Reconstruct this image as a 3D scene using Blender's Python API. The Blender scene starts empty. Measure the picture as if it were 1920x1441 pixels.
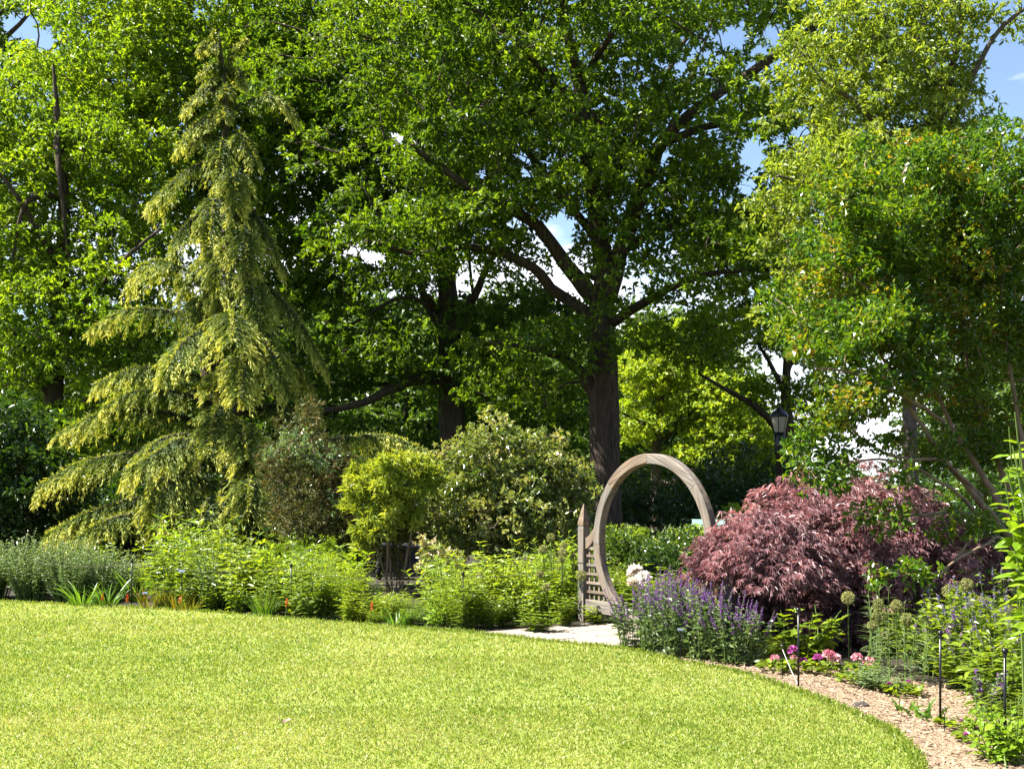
import bpy, math, numpy as np
from mathutils import Vector
R = math.radians
rng = np.random.default_rng(7)
sc = bpy.context.scene

# ------------------------------------------------------------------ camera, sky, sun, exposure
F, CX, HY, EYE = 2200.0, 960.0, 905.0, 1.65        # focal length in photo pixels, centre column, horizon row, eye height
cam = bpy.data.cameras.new('camera'); cam_o = bpy.data.objects.new('camera', cam)
sc.collection.objects.link(cam_o); sc.camera = cam_o
cam.sensor_width = 36.0; cam.lens = F / 1920 * 36.0
cam.shift_y = (HY - 720.5) / 1920
cam.clip_end = 6000; cam.clip_start = 0.1
cam_o.location = (0, 0, EYE); cam_o.rotation_euler = (R(90), 0, 0)

AZ, EL = 183.0, 53.0                                # sun: from the left, a little behind the scene
SUN = Vector((math.cos(R(EL)) * math.cos(R(AZ)), math.cos(R(EL)) * math.sin(R(AZ)), math.sin(R(EL))))
sl = bpy.data.lights.new('sun', 'SUN'); sl.energy = 5.0; sl.angle = R(0.5); sl.color = (1.0, 0.95, 0.86)
so = bpy.data.objects.new('sun', sl); sc.collection.objects.link(so)
so.rotation_euler = SUN.to_track_quat('Z', 'Y').to_euler(); so.location = (-30, 10, 40)

w = bpy.data.worlds.new('World'); sc.world = w; w.use_nodes = True
nt = w.node_tree; nt.nodes.clear()
out = nt.nodes.new('ShaderNodeOutputWorld'); bg = nt.nodes.new('ShaderNodeBackground')
sky = nt.nodes.new('ShaderNodeTexSky'); sky.sky_type = 'NISHITA'; sky.sun_disc = False
sky.sun_elevation = R(EL); sky.sun_rotation = R(90 - AZ); sky.air_density = 1.0; sky.dust_density = 0.6; sky.ozone_density = 1.5
tc = nt.nodes.new('ShaderNodeTexCoord'); sep = nt.nodes.new('ShaderNodeSeparateXYZ')
nt.links.new(tc.outputs['Generated'], sep.inputs[0])
mp = nt.nodes.new('ShaderNodeMapping'); mp.inputs['Scale'].default_value = (1, 1, 3.2)
nt.links.new(tc.outputs['Generated'], mp.inputs[0])
cn = nt.nodes.new('ShaderNodeTexNoise'); cn.inputs['Scale'].default_value = 3.4; cn.inputs['Detail'].default_value = 8; cn.inputs['Roughness'].default_value = 0.58
nt.links.new(mp.outputs[0], cn.inputs['Vector'])
el = nt.nodes.new('ShaderNodeMapRange'); el.inputs['From Min'].default_value = 0.0; el.inputs['From Max'].default_value = 0.34
el.inputs['To Min'].default_value = 0.16; el.inputs['To Max'].default_value = -0.12
nt.links.new(sep.outputs['Z'], el.inputs['Value'])
ad = nt.nodes.new('ShaderNodeMath'); ad.operation = 'ADD'
nt.links.new(cn.outputs['Fac'], ad.inputs[0]); nt.links.new(el.outputs[0], ad.inputs[1])
cr = nt.nodes.new('ShaderNodeValToRGB'); cr.color_ramp.elements[0].position = 0.50; cr.color_ramp.elements[1].position = 0.62
nt.links.new(ad.outputs[0], cr.inputs[0])
mx = nt.nodes.new('ShaderNodeMix'); mx.data_type = 'RGBA'
nt.links.new(cr.outputs['Color'], mx.inputs['Factor']); nt.links.new(sky.outputs[0], mx.inputs['A'])
mx.inputs['B'].default_value = (7.6, 7.8, 8.4, 1)
nt.links.new(mx.outputs['Result'], bg.inputs['Color']); bg.inputs['Strength'].default_value = 0.05
nt.links.new(bg.outputs[0], out.inputs[0])

vs = sc.view_settings
vs.view_transform = 'Standard'; vs.look = 'None'; vs.gamma = 1; vs.use_curve_mapping = False
vs.exposure = 2.3
cy = sc.cycles
cy.max_bounces = 7; cy.diffuse_bounces = 4; cy.glossy_bounces = 2; cy.transmission_bounces = 4; cy.transparent_max_bounces = 4
cy.caustics_reflective = False; cy.caustics_refractive = False
cy.sample_clamp_indirect = 6
cy.use_denoising = True
try:
    cy.denoiser = 'OPENIMAGEDENOISE'; cy.denoising_input_passes = 'RGB_ALBEDO_NORMAL'
except Exception:
    pass

# ------------------------------------------------------------------ helpers
def P(px, py, d):
    return np.array([(px - CX) / F * d, d, EYE - (py - HY) / F * d])
def G(px, py, z=0.0):
    d = F * (EYE - z) / (py - HY)
    return np.array([(px - CX) / F * d, d, z])
def GD(px, d, z=0.0):
    return np.array([(px - CX) / F * d, d, z])
def nrm(a):
    return a / np.maximum(np.linalg.norm(a, axis=-1, keepdims=True), 1e-9)
def rnd_dir(n, r=None):
    r = r or rng
    return nrm(r.normal(size=(n, 3)))
def to_px(p):
    return np.stack([CX + p[:, 0] / p[:, 1] * F, HY - (p[:, 2] - EYE) / p[:, 1] * F], 1)

COL = sc.collection
class MB:
    """collects triangles and quads with a per-vertex value and builds one mesh object"""
    def __init__(s): s.V = []; s.F = []; s.A = []; s.n = 0; s.g = []
    def add(s, V, Fc, val=0.5, gc=None):
        V = np.asarray(V, float).reshape(-1, 3); Fc = np.asarray(Fc, int)
        s.V.append(V); s.F.append(Fc + s.n); s.n += len(V)
        s.A.append(np.broadcast_to(np.asarray(val, float), (len(V),)))
        s.g.append(V if gc is None else np.asarray(gc, float).reshape(-1, 3))
        return s
    def mesh(s, name, mat, origin=(0, 0, 0), smooth=False):
        me = bpy.data.meshes.new(name)
        V = np.concatenate(s.V) - np.asarray(origin, float)
        me.vertices.add(len(V)); me.vertices.foreach_set('co', V.astype(np.float32).ravel())
        idx = np.concatenate([f.ravel() for f in s.F]); tot = np.concatenate([np.full(len(f), f.shape[1]) for f in s.F])
        me.loops.add(len(idx)); me.loops.foreach_set('vertex_index', idx.astype(np.int32))
        st = np.concatenate([[0], np.cumsum(tot)[:-1]])
        me.polygons.add(len(tot)); me.polygons.foreach_set('loop_start', st.astype(np.int32))
        me.polygons.foreach_set('use_smooth', np.full(len(tot), bool(smooth)))
        a = me.attributes.new('v', 'FLOAT', 'POINT'); a.data.foreach_set('value', np.concatenate(s.A).astype(np.float32))
        if s.hasg if hasattr(s, 'hasg') else False:
            a = me.attributes.new('gc', 'FLOAT_VECTOR', 'POINT'); a.data.foreach_set('vector', np.concatenate(s.g).astype(np.float32).ravel())
        me.update(calc_edges=True)
        me.materials.append(mat)
        return me
    def build(s, name, mat, parent=None, origin=None, kind=None, smooth=False, label=None):
        if origin is None: origin = tuple(parent['o']) if parent is not None and 'o' in parent else (0, 0, 0)
        o = bpy.data.objects.new(name, s.mesh(name, mat, origin, smooth)); COL.objects.link(o)
        if parent is not None: o.parent = parent
        else: o.location = origin
        if kind: o['kind'] = kind
        if label: o['label'] = label
        return o
def tag(o, label=None, cat=None, group=None, kind=None):
    if label: o['label'] = label
    if cat: o['category'] = cat
    if group: o['group'] = group
    if kind: o['kind'] = kind
    return o
def thing(name, label, cat, loc=(0, 0, 0), group=None):
    o = bpy.data.objects.new(name, None); COL.objects.link(o); o.empty_display_size = 0.1
    o.location = tuple(loc); o['o'] = [float(x) for x in loc]
    return tag(o, label, cat, group)
def copy_tree(root, loc, rz=0, scale=(1, 1, 1), label=None, group=None, tilt=0):
    r = root.copy(); COL.objects.link(r)
    r.location = tuple(loc); r.rotation_euler = (rng.normal(0, tilt), rng.normal(0, tilt), rz) if tilt else (0, 0, rz); r.scale = scale
    if label: r['label'] = label
    if group: r['group'] = group
    for ch in root.children:
        c = ch.copy(); COL.objects.link(c); c.parent = r
        for gch in ch.children:
            d = gch.copy(); COL.objects.link(d); d.parent = c
    return r
def smooth(pts, n=24):
    p = np.asarray(pts, float); k = len(p)
    if k < 3: 
        t = np.linspace(0, 1, n)[:, None]; return p[0] * (1 - t) + p[-1] * t
    q = np.vstack([2 * p[0] - p[1], p, 2 * p[-1] - p[-2]])
    t = np.linspace(0, k - 1, n); i = np.minimum(t.astype(int), k - 2); u = (t - i)[:, None]
    a, b, c, d = q[i], q[i + 1], q[i + 2], q[i + 3]
    return 0.5 * ((2 * b) + (-a + c) * u + (2 * a - 5 * b + 4 * c - d) * u**2 + (-a + 3 * b - 3 * c + d) * u**3)
def tubes(Pt, Rd, sides=5):
    """Pt (N,K,3) polylines, Rd (N,K) radii -> vertices, quads"""
    Pt = np.asarray(Pt, float); Rd = np.asarray(Rd, float)
    if Pt.ndim == 2: Pt = Pt[None]; Rd = Rd[None]
    N, K, _ = Pt.shape
    T = nrm(np.gradient(Pt, axis=1))
    ax = nrm(Pt[:, -1] - Pt[:, 0])
    ref = np.where(np.abs(ax[:, 2:3]) > 0.8, np.array([[1.0, 0.13, 0]]), np.array([[0.05, 0.1, 1.0]]))[:, None, :]
    n1 = nrm(ref - (ref * T).sum(-1, keepdims=True) * T); n2 = np.cross(T, n1)
    th = np.arange(sides) / sides * 2 * np.pi
    V = Pt[:, :, None, :] + Rd[:, :, None, None] * (np.cos(th)[None, None, :, None] * n1[:, :, None, :] + np.sin(th)[None, None, :, None] * n2[:, :, None, :])
    idx = np.arange(N * K * sides).reshape(N, K, sides)
    a = idx[:, :-1, :]; b = np.roll(a, -1, 2); d = idx[:, 1:, :]; c = np.roll(d, -1, 2)
    return V.reshape(-1, 3), np.stack([a, b, c, d], -1).reshape(-1, 4)
def kites(base, dr, up, L, W, fold=0.25, droop=0.1, mid=0.45):
    """folded leaf of two triangles; everything (N,3) or (N,)"""
    N = len(base); L = np.broadcast_to(L, (N,))[:, None]; W = np.broadcast_to(W, (N,))[:, None]
    dr = nrm(dr); sd = nrm(np.cross(dr, up)); n2 = np.cross(sd, dr)
    m = base + dr * L * mid
    l = m + sd * W * 0.5 + n2 * W * fold; r = m - sd * W * 0.5 + n2 * W * fold
    t = base + dr * L - n2 * L * droop
    V = np.stack([base, r, t, l], 1).reshape(-1, 3)
    i = np.arange(N)[:, None] * 4
    Fc = np.concatenate([i + np.array([[0, 1, 2]]), i + np.array([[0, 2, 3]])], 1).reshape(-1, 3)
    return V, Fc
def leaves6(base, dr, up, L, W, fold=0.18, droop=0.25):
    """longer leaf: 7 vertices, 6 triangles, curved along its length"""
    N = len(base); L = np.broadcast_to(L, (N,))[:, None]; W = np.broadcast_to(W, (N,))[:, None]
    dr = nrm(dr); sd = nrm(np.cross(dr, up)); n2 = np.cross(sd, dr)
    def q(t, s, f=0): return base + dr * L * t + sd * W * s + n2 * (W * f - L * droop * t * t)
    V = np.stack([q(0, 0), q(.3, -.42, fold), q(.3, .42, fold), q(.36, 0), q(.65, -.36, fold * .8), q(.65, .36, fold * .8), q(.7, 0), q(1, 0)], 1).reshape(-1, 3)
    i = np.arange(N)[:, None] * 8
    tr = np.array([[0, 1, 3], [0, 3, 2], [1, 4, 3], [3, 4, 6], [2, 3, 5], [3, 6, 5], [4, 7, 6], [5, 6, 7]])
    Fc = (i[:, :, None] + tr[None]).reshape(-1, 3)
    return V, Fc
def blades(base, dr, L, W, bend, seg=3, face=None):
    """strap leaves arching over: base (N,3), dr start direction, bend = how far the tip falls outward"""
    N = len(base); L = np.broadcast_to(L, (N,))[:, None]; W = np.broadcast_to(W, (N,))[:, None]; bend = np.broadcast_to(bend, (N,))[:, None]
    h = dr * np.array([1, 1, 0]); h = nrm(h + 1e-6); sd = np.cross(h, np.array([0, 0, 1.0]))
    if face is not None: sd = face
    Vs = []
    for k in range(seg + 1):
        t = k / seg
        c = base + nrm(dr) * L * t + h * bend * L * t * t * 0.7 - np.array([0, 0, 1.0]) * bend * L * t ** 2.2 * 0.75
        ww = W * 0.5 * (1 - t) ** 0.7 * (0.75 + 0.9 * t * (1 - t))
        if k < seg: Vs += [c - sd * ww, c + sd * ww]
        else: Vs += [c]
    V = np.stack(Vs, 1).reshape(-1, 3); m = 2 * seg + 1
    tr = []
    for k in range(seg - 1): tr += [[2 * k, 2 * k + 1, 2 * k + 3], [2 * k, 2 * k + 3, 2 * k + 2]]
    tr += [[2 * seg - 2, 2 * seg - 1, 2 * seg]]
    Fc = (np.arange(N)[:, None, None] * m + np.array(tr)[None]).reshape(-1, 3)
    return V, Fc
def rep(v, k): return np.repeat(v, k)
BOXF = np.array([[0, 3, 2, 1], [4, 5, 6, 7], [0, 1, 5, 4], [1, 2, 6, 5], [2, 3, 7, 6], [3, 0, 4, 7]])
def box(mb, c, sx, sy, sz, X=(1, 0, 0), Y=(0, 1, 0), Z=(0, 0, 1), taper=1.0, gax=None, bev=0.0):
    c, X, Y, Z = (np.asarray(q, float) for q in (c, X, Y, Z))
    s = [(-1, -1), (1, -1), (1, 1), (-1, 1)]
    if bev <= 0:
        V = [c + X * sx / 2 * a + Y * sy / 2 * b - Z * sz / 2 for a, b in s] + [c + X * sx / 2 * a * taper + Y * sy / 2 * b * taper + Z * sz / 2 for a, b in s]
        V = np.array(V); Fc = BOXF
    else:
        V = []
        for zz, ins in ((-sz / 2, bev), (-sz / 2 + bev, 0), (sz / 2 - bev, 0), (sz / 2, bev)):
            V += [c + X * (sx / 2 - ins) * a + Y * (sy / 2 - ins) * b + Z * zz for a, b in s]
        V = np.array(V); Fc = [[0, 3, 2, 1], [12, 13, 14, 15]]
        for k in range(3):
            for j in range(4): Fc.append([k * 4 + j, k * 4 + (j + 1) % 4, k * 4 + 4 + (j + 1) % 4, k * 4 + 4 + j])
        Fc = np.array(Fc)
    gx = {None: (X, Y, Z), 'x': (X, Y, Z), 'y': (Y, X, Z), 'z': (Z, X, Y)}[gax]
    off = rng.uniform(-20, 20, 3)
    g = np.stack([(V - c) @ gx[0], (V - c) @ gx[1], (V - c) @ gx[2]], 1) + off
    mb.add(V, Fc, 0.5, g)
    return mb
def lathe(mb, prof, c=(0, 0, 0), n=16):
    pr = np.asarray(prof, float); th = np.arange(n) / n * 2 * np.pi; K = len(pr)
    V = np.stack([pr[:, None, 0] * np.cos(th), pr[:, None, 0] * np.sin(th), np.repeat(pr[:, 1:2], n, 1)], -1).reshape(-1, 3) + np.asarray(c)
    i = np.arange(K * n).reshape(K, n); a = i[:-1]; b = np.roll(a, -1, 1); d = i[1:]; cc = np.roll(d, -1, 1)
    mb.add(V, np.stack([a, b, cc, d], -1).reshape(-1, 4)); return mb

# ------------------------------------------------------------------ materials
def newmat(name):
    m = bpy.data.materials.new(name); m.use_nodes = True
    n = m.node_tree; n.nodes.clear(); o = n.nodes.new('ShaderNodeOutputMaterial'); return m, n, o
def leaf_mat(name, cols, trans=0.45, tcol=(1.25, 1.35, 0.55), rough=0.42, spec=0.45, objvar=0.12, gain=1.0):
    m, n, o = newmat(name)
    at = n.nodes.new('ShaderNodeAttribute'); at.attribute_name = 'v'
    oi = n.nodes.new('ShaderNodeObjectInfo')
    ma = n.nodes.new('ShaderNodeMath'); ma.operation = 'MULTIPLY_ADD'; ma.inputs[1].default_value = objvar * 2
    sb = n.nodes.new('ShaderNodeMath'); sb.operation = 'SUBTRACT'; sb.inputs[1].default_value = 0.5
    n.links.new(oi.outputs['Random'], sb.inputs[0]); n.links.new(sb.outputs[0], ma.inputs[0]); n.links.new(at.outputs['Fac'], ma.inputs[2])
    ra = n.nodes.new('ShaderNodeValToRGB'); e = ra.color_ramp.elements
    while len(e) < len(cols): e.new(0.5)
    for k, c in enumerate(cols):
        e[k].position = k / (len(cols) - 1); e[k].color = (c[0] * gain, c[1] * gain, c[2] * gain, 1)
    n.links.new(ma.outputs[0], ra.inputs[0])
    p = n.nodes.new('ShaderNodeBsdfPrincipled'); p.inputs['Roughness'].default_value = rough; p.inputs['Specular IOR Level'].default_value = spec
    n.links.new(ra.outputs[0], p.inputs['Base Color'])
    t = n.nodes.new('ShaderNodeBsdfTranslucent')
    mu = n.nodes.new('ShaderNodeMix'); mu.data_type = 'RGBA'; mu.blend_type = 'MULTIPLY'; mu.inputs['Factor'].default_value = 1.0
    mu.inputs['B'].default_value = (*tcol, 1); n.links.new(ra.outputs[0], mu.inputs['A']); n.links.new(mu.outputs['Result'], t.inputs['Color'])
    mi = n.nodes.new('ShaderNodeMixShader'); mi.inputs[0].default_value = trans
    n.links.new(p.outputs[0], mi.inputs[1]); n.links.new(t.outputs[0], mi.inputs[2]); n.links.new(mi.outputs[0], o.inputs[0])
    return m
def noise_mat(name, c1, c2, scale=8, rough=0.85, bump=0.3, stretch=(1, 1, 1), detail=6, c3=None, spec=0.3, bscale=None):
    m, n, o = newmat(name)
    t = n.nodes.new('ShaderNodeTexCoord'); mp = n.nodes.new('ShaderNodeMapping'); mp.inputs['Scale'].default_value = stretch
    n.links.new(t.outputs['Object'], mp.inputs[0])
    no = n.nodes.new('ShaderNodeTexNoise'); no.inputs['Scale'].default_value = scale; no.inputs['Detail'].default_value = detail; no.inputs['Roughness'].default_value = 0.65
    n.links.new(mp.outputs[0], no.inputs['Vector'])
    ra = n.nodes.new('ShaderNodeValToRGB'); e = ra.color_ramp.elements
    e[0].position = 0.32; e[0].color = (*c1, 1); e[1].position = 0.68; e[1].color = (*c2, 1)
    if c3: q = e.new(0.5); q.color = (*c3, 1)
    n.links.new(no.outputs['Fac'], ra.inputs[0])
    p = n.nodes.new('ShaderNodeBsdfPrincipled'); p.inputs['Roughness'].default_value = rough; p.inputs['Specular IOR Level'].default_value = spec
    n.links.new(ra.outputs[0], p.inputs['Base Color'])
    if bump:
        n2 = n.nodes.new('ShaderNodeTexNoise'); n2.inputs['Scale'].default_value = bscale or scale * 2.5; n2.inputs['Detail'].default_value = 4
        n.links.new(mp.outputs[0], n2.inputs['Vector'])
        b = n.nodes.new('ShaderNodeBump'); b.inputs['Strength'].default_value = bump; b.inputs['Distance'].default_value = 0.03
        n.links.new(n2.outputs['Fac'], b.inputs['Height']); n.links.new(b.outputs[0], p.inputs['Normal'])
    n.links.new(p.outputs[0], o.inputs[0]); return m
def plain(name, c, rough=0.5, spec=0.5, metal=0.0):
    return noise_mat(name, tuple(x * 0.85 for x in c), tuple(min(1, x * 1.12) for x in c), scale=30, rough=rough, bump=0, spec=spec)
def wood_mat():
    m, n, o = newmat('weathered_wood')
    at = n.nodes.new('ShaderNodeAttribute'); at.attribute_name = 'gc'
    oi = n.nodes.new('ShaderNodeObjectInfo')
    mp = n.nodes.new('ShaderNodeMapping'); mp.inputs['Scale'].default_value = (2.2, 46, 46)
    n.links.new(at.outputs['Vector'], mp.inputs[0])
    a = n.nodes.new('ShaderNodeTexNoise'); a.inputs['Scale'].default_value = 1.0; a.inputs['Detail'].default_value = 5
    n.links.new(mp.outputs[0], a.inputs['Vector'])
    b = n.nodes.new('ShaderNodeTexNoise'); b.inputs['Scale'].default_value = 5.0; b.inputs['Detail'].default_value = 4
    n.links.new(at.outputs['Vector'], b.inputs['Vector'])
    ra = n.nodes.new('ShaderNodeValToRGB'); e = ra.color_ramp.elements
    e[0].position = 0.3; e[0].color = (0.05, 0.034, 0.022, 1); e[1].position = 0.62; e[1].color = (0.165, 0.115, 0.075, 1)
    n.links.new(a.outputs['Fac'], ra.inputs[0])
    gr = n.nodes.new('ShaderNodeValToRGB'); e = gr.color_ramp.elements
    e[0].position = 0.3; e[0].color = (0.060, 0.052, 0.045, 1); e[1].position = 0.7; e[1].color = (0.18, 0.158, 0.135, 1)
    n.links.new(a.outputs['Fac'], gr.inputs[0])
    ma = n.nodes.new('ShaderNodeMath'); ma.operation = 'ADD'
    n.links.new(b.outputs['Fac'], ma.inputs[0]); n.links.new(oi.outputs['Random'], ma.inputs[1])
    r2 = n.nodes.new('ShaderNodeMapRange'); r2.inputs['From Min'].default_value = 0.45; r2.inputs['From Max'].default_value = 1.1
    n.links.new(ma.outputs[0], r2.inputs['Value'])
    mi = n.nodes.new('ShaderNodeMix'); mi.data_type = 'RGBA'
    n.links.new(r2.outputs[0], mi.inputs['Factor']); n.links.new(ra.outputs[0], mi.inputs['A']); n.links.new(gr.outputs[0], mi.inputs['B'])
    p = n.nodes.new('ShaderNodeBsdfPrincipled'); p.inputs['Roughness'].default_value = 0.75; p.inputs['Specular IOR Level'].default_value = 0.3
    n.links.new(mi.outputs['Result'], p.inputs['Base Color'])
    bu = n.nodes.new('ShaderNodeBump'); bu.inputs['Strength'].default_value = 0.35; bu.inputs['Distance'].default_value = 0.006
    n.links.new(a.outputs['Fac'], bu.inputs['Height']); n.links.new(bu.outputs[0], p.inputs['Normal'])
    n.links.new(p.outputs[0], o.inputs[0]); return m

M = {}
M['oak'] = leaf_mat('oak_leaf', [(.030, .074, .006), (.070, .134, .008), (.142, .218, .014)], trans=0.5, tcol=(1.75, 1.55, .45), spec=0.3)
M['oak_light'] = leaf_mat('light_oak_leaf', [(.058, .122, .008), (.138, .22, .012), (.24, .325, .022)], trans=0.5, tcol=(1.75, 1.6, .5), spec=0.35)
M['oak_pale'] = leaf_mat('pale_oak_leaf', [(.09, .145, .016), (.19, .26, .032), (.31, .37, .07)], trans=0.5, tcol=(1.6, 1.45, .5), spec=0.4)
M['lime'] = leaf_mat('lime_maple_leaf', [(.12, .205, .018), (.21, .31, .027), (.31, .40, .045)], trans=0.55, tcol=(1.6, 1.4, .45))
M['far'] = leaf_mat('far_leaf', [(.03, .065, .008), (.06, .11, .012), (.11, .17, .02)], trans=0.42, tcol=(1.4, 1.4, .5))
M['myrtle'] = leaf_mat('crape_myrtle_leaf', [(.022, .060, .006), (.042, .105, .008), (.075, .150, .010), (.12, .18, .012), (.24, .14, .02)], trans=0.5, tcol=(1.9, 1.6, .4), rough=0.3, spec=0.5)
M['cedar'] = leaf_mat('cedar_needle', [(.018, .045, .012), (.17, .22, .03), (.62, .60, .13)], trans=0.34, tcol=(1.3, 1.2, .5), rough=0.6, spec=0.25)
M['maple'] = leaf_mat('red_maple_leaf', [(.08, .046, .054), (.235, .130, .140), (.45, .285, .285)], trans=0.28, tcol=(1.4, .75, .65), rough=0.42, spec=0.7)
M['viburnum'] = leaf_mat('viburnum_leaf', [(.05, .095, .014), (.14, .185, .035), (.27, .29, .085), (.40, .31, .22)], trans=0.36, tcol=(1.4, 1.3, .5), rough=0.33, spec=0.7)
M['gold'] = leaf_mat('golden_sumac_leaf', [(.15, .22, .02), (.27, .33, .035), (.41, .44, .075)], trans=0.45, tcol=(1.2, 1.1, .4))
M['juniper'] = leaf_mat('brown_conifer_needle', [(.028, .05, .012), (.065, .085, .018), (.12, .12, .03), (.25, .14, .06)], trans=0.25, tcol=(1.2, 1.1, .5), rough=0.6, spec=0.3)
M['dark'] = leaf_mat('dark_bush_leaf', [(.012, .034, .006), (.028, .065, .008), (.06, .11, .012)], trans=0.34, tcol=(1.5, 1.5, .4), rough=0.3, spec=0.6)
M['herb'] = leaf_mat('herb_leaf', [(.07, .125, .010), (.135, .205, .016), (.22, .295, .03)], trans=0.5, tcol=(1.7, 1.5, .45), rough=0.38, spec=0.55, objvar=0.2)
M['herb2'] = leaf_mat('grey_green_herb_leaf', [(.05, .095, .03), (.11, .165, .06), (.2, .26, .11)], trans=0.36, tcol=(1.25, 1.25, .6), rough=0.45, spec=0.5)
M['bright'] = leaf_mat('bright_shrub_leaf', [(.10, .19, .012), (.16, .27, .015), (.24, .34, .03)], trans=0.5, tcol=(1.3, 1.2, .4), rough=0.35, spec=0.5)
M['strap'] = leaf_mat('strap_leaf', [(.05, .12, .012), (.09, .18, .018), (.15, .25, .03)], trans=0.42, tcol=(1.35, 1.3, .45), rough=0.35, spec=0.55)
M['redgrass'] = leaf_mat('reddish_grass', [(.20, .05, .012), (.22, .14, .015), (.16, .22, .02), (.24, .26, .03)], trans=0.45, tcol=(1.3, 1.2, .4))
M['salviaf'] = leaf_mat('salvia_flower', [(.08, .024, .14), (.165, .05, .26), (.28, .13, .39)], trans=0.35, tcol=(1.3, .9, 1.3), rough=0.6, spec=0.2)
M['catf'] = leaf_mat('catmint_flower', [(.12, .085, .21), (.2, .155, .33), (.30, .25, .45)], trans=0.35, tcol=(1.2, 1, 1.2), rough=0.6, spec=0.2)
M['pink'] = leaf_mat('pink_petal', [(.45, .13, .19), (.58, .25, .31), (.70, .46, .49)], trans=0.4, tcol=(1.1, .9, .9), rough=0.6, spec=0.2)
M['magenta'] = leaf_mat('magenta_petal', [(.20, .025, .16), (.34, .06, .26), (.50, .16, .36)], trans=0.4, tcol=(1.2, .9, 1.1), rough=0.6, spec=0.2)
M['white'] = leaf_mat('cream_petal', [(.62, .52, .42), (.72, .66, .58), (.80, .78, .73)], trans=0.35, tcol=(1, .95, .9), rough=0.6, spec=0.2)
M['poker'] = leaf_mat('orange_poker_floret', [(.50, .20, .02), (.60, .10, .012), (.55, .035, .01)], trans=0.3, tcol=(1.1, 1, .8), rough=0.5, spec=0.3)
M['allium'] = leaf_mat('allium_seedhead', [(.13, .15, .045), (.26, .27, .09), (.40, .36, .17)], trans=0.35, tcol=(1.1, 1.1, .7), rough=0.6, spec=0.2)
M['stem'] = noise_mat('green_stem', (.05, .09, .015), (.10, .15, .03), scale=20, bump=0)
M['bark'] = noise_mat('oak_bark', (.022, .016, .012), (.085, .066, .05), scale=11, rough=0.95, bump=1.0, stretch=(1.8, 1.8, .30), spec=0.1, bscale=16)
M['bark2'] = noise_mat('pale_limb_bark', (.045, .035, .026), (.12, .098, .08), scale=10, rough=0.95, bump=0.6, stretch=(1, 1, 1), spec=0.1)
M['mbark'] = noise_mat('crape_myrtle_bark', (.11, .075, .045), (.24, .17, .11), scale=9, rough=0.7, bump=0.25, stretch=(1, 1, .5), spec=0.3)
M['wood'] = wood_mat()
M['black'] = plain('black_iron', (.004, .004, .005), rough=0.35, spec=0.4)
M['glass'] = noise_mat('frosted_lamp_glass', (.22, .21, .16), (.27, .26, .21), scale=6, rough=0.35, bump=0, spec=0.5)
M['rope'] = plain('thin_twine', (.10, .08, .05), rough=0.9)

# ------------------------------------------------------------------ ground, bed, lawn, path
def poly_obj(name, pts, z, mat, kind='structure', label=None, skirt=0.0):
    pts = np.asarray(pts, float)[:, :2]; n = len(pts)
    mb = MB(); mb.add(np.c_[pts, np.full(n, z)], np.arange(n)[None])
    if skirt:
        V = np.vstack([np.c_[pts, np.full(n, z)], np.c_[pts, np.full(n, z - skirt)]]); i = np.arange(n); j = (i + 1) % n
        mb.add(V, np.stack([i, i + n, j + n, j], 1))
    o = mb.build(name, mat); o['kind'] = kind
    if label: o['label'] = label
    return o
M['soil'] = noise_mat('shaded_park_ground', (.035, .045, .014), (.075, .10, .022), scale=1.3, bump=0.4, c3=(.05, .07, .018), bscale=20)
M['mulch'] = noise_mat('wood_chip_mulch', (.10, .064, .036), (.28, .21, .14), scale=34, bump=1.0, detail=10, c3=(.235, .165, .11), bscale=60)
M['duff'] = noise_mat('dark_bed_soil', (.012, .010, .006), (.035, .028, .016), scale=22, bump=0.8, detail=8)
M['turf'] = noise_mat('lawn_turf', (.10, .14, .014), (.18, .205, .04), scale=1.1, bump=0.6, detail=12, c3=(.14, .18, .025), bscale=60)
poly_obj('ground', [(-2500, -200), (2500, -200), (2500, 4000), (-2500, 4000)], 0.0, M['soil'], label='shaded park ground running back under the trees')

edge_px = [(-140, 1122), (0, 1131), (120, 1136), (250, 1143), (400, 1152), (545, 1164), (700, 1176), (800, 1184), (880, 1190), (960, 1199), (1040, 1209), (1120, 1217), (1190, 1225),
           (1260, 1243), (1340, 1258), (1420, 1276), (1500, 1304), (1570, 1330), (1640, 1362), (1690, 1396), (1720, 1441), (1730, 1500), (1735, 1600)]
edge = np.array([G(a, b)[:2] for a, b in edge_px])
edge = smooth(np.c_[edge, np.zeros(len(edge))], 90)[:, :2]
edge += np.stack([rng.normal(0, .012, 90), rng.normal(0, .02, 90)], 1)
bed_back = [G(-400, 1040)[:2], G(300, 1030)[:2], G(700, 1045)[:2], G(1100, 1040)[:2], (9.0, 26.0), (14, 22), (14, 2.5)]
poly_obj('flower_bed_soil', np.vstack([edge, [(2.3, 2.0)], [(14, 2.0)], bed_back[::-1][1:]]), 0.005, M['duff'], label='dark soil under the flower bed plants')
mul_px = [(1180, 1219), (1260, 1232), (1340, 1240), (1420, 1235), (1520, 1245), (1600, 1258), (1700, 1275), (1800, 1300), (1900, 1330), (2100, 1400)]
mul = np.array([G(a, b)[:2] for a, b in mul_px])
sel = edge[edge[:, 1] < G(1180, 1222)[1] + .02]
poly_obj('mulch_strip', np.vstack([sel, [(2.3, 2.0)], [(6, 2.0)], mul[::-1]]), 0.011, M['mulch'], label='pale wood chip mulch strip along the lawn edge')
poly_obj('lawn', np.vstack([edge, [(2.3, -12)], [(-26, -12)], [(-26, 17.2)]]), 0.03, M['turf'], label='sunlit mown lawn in front of the flower bed', skirt=0.028)

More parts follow.
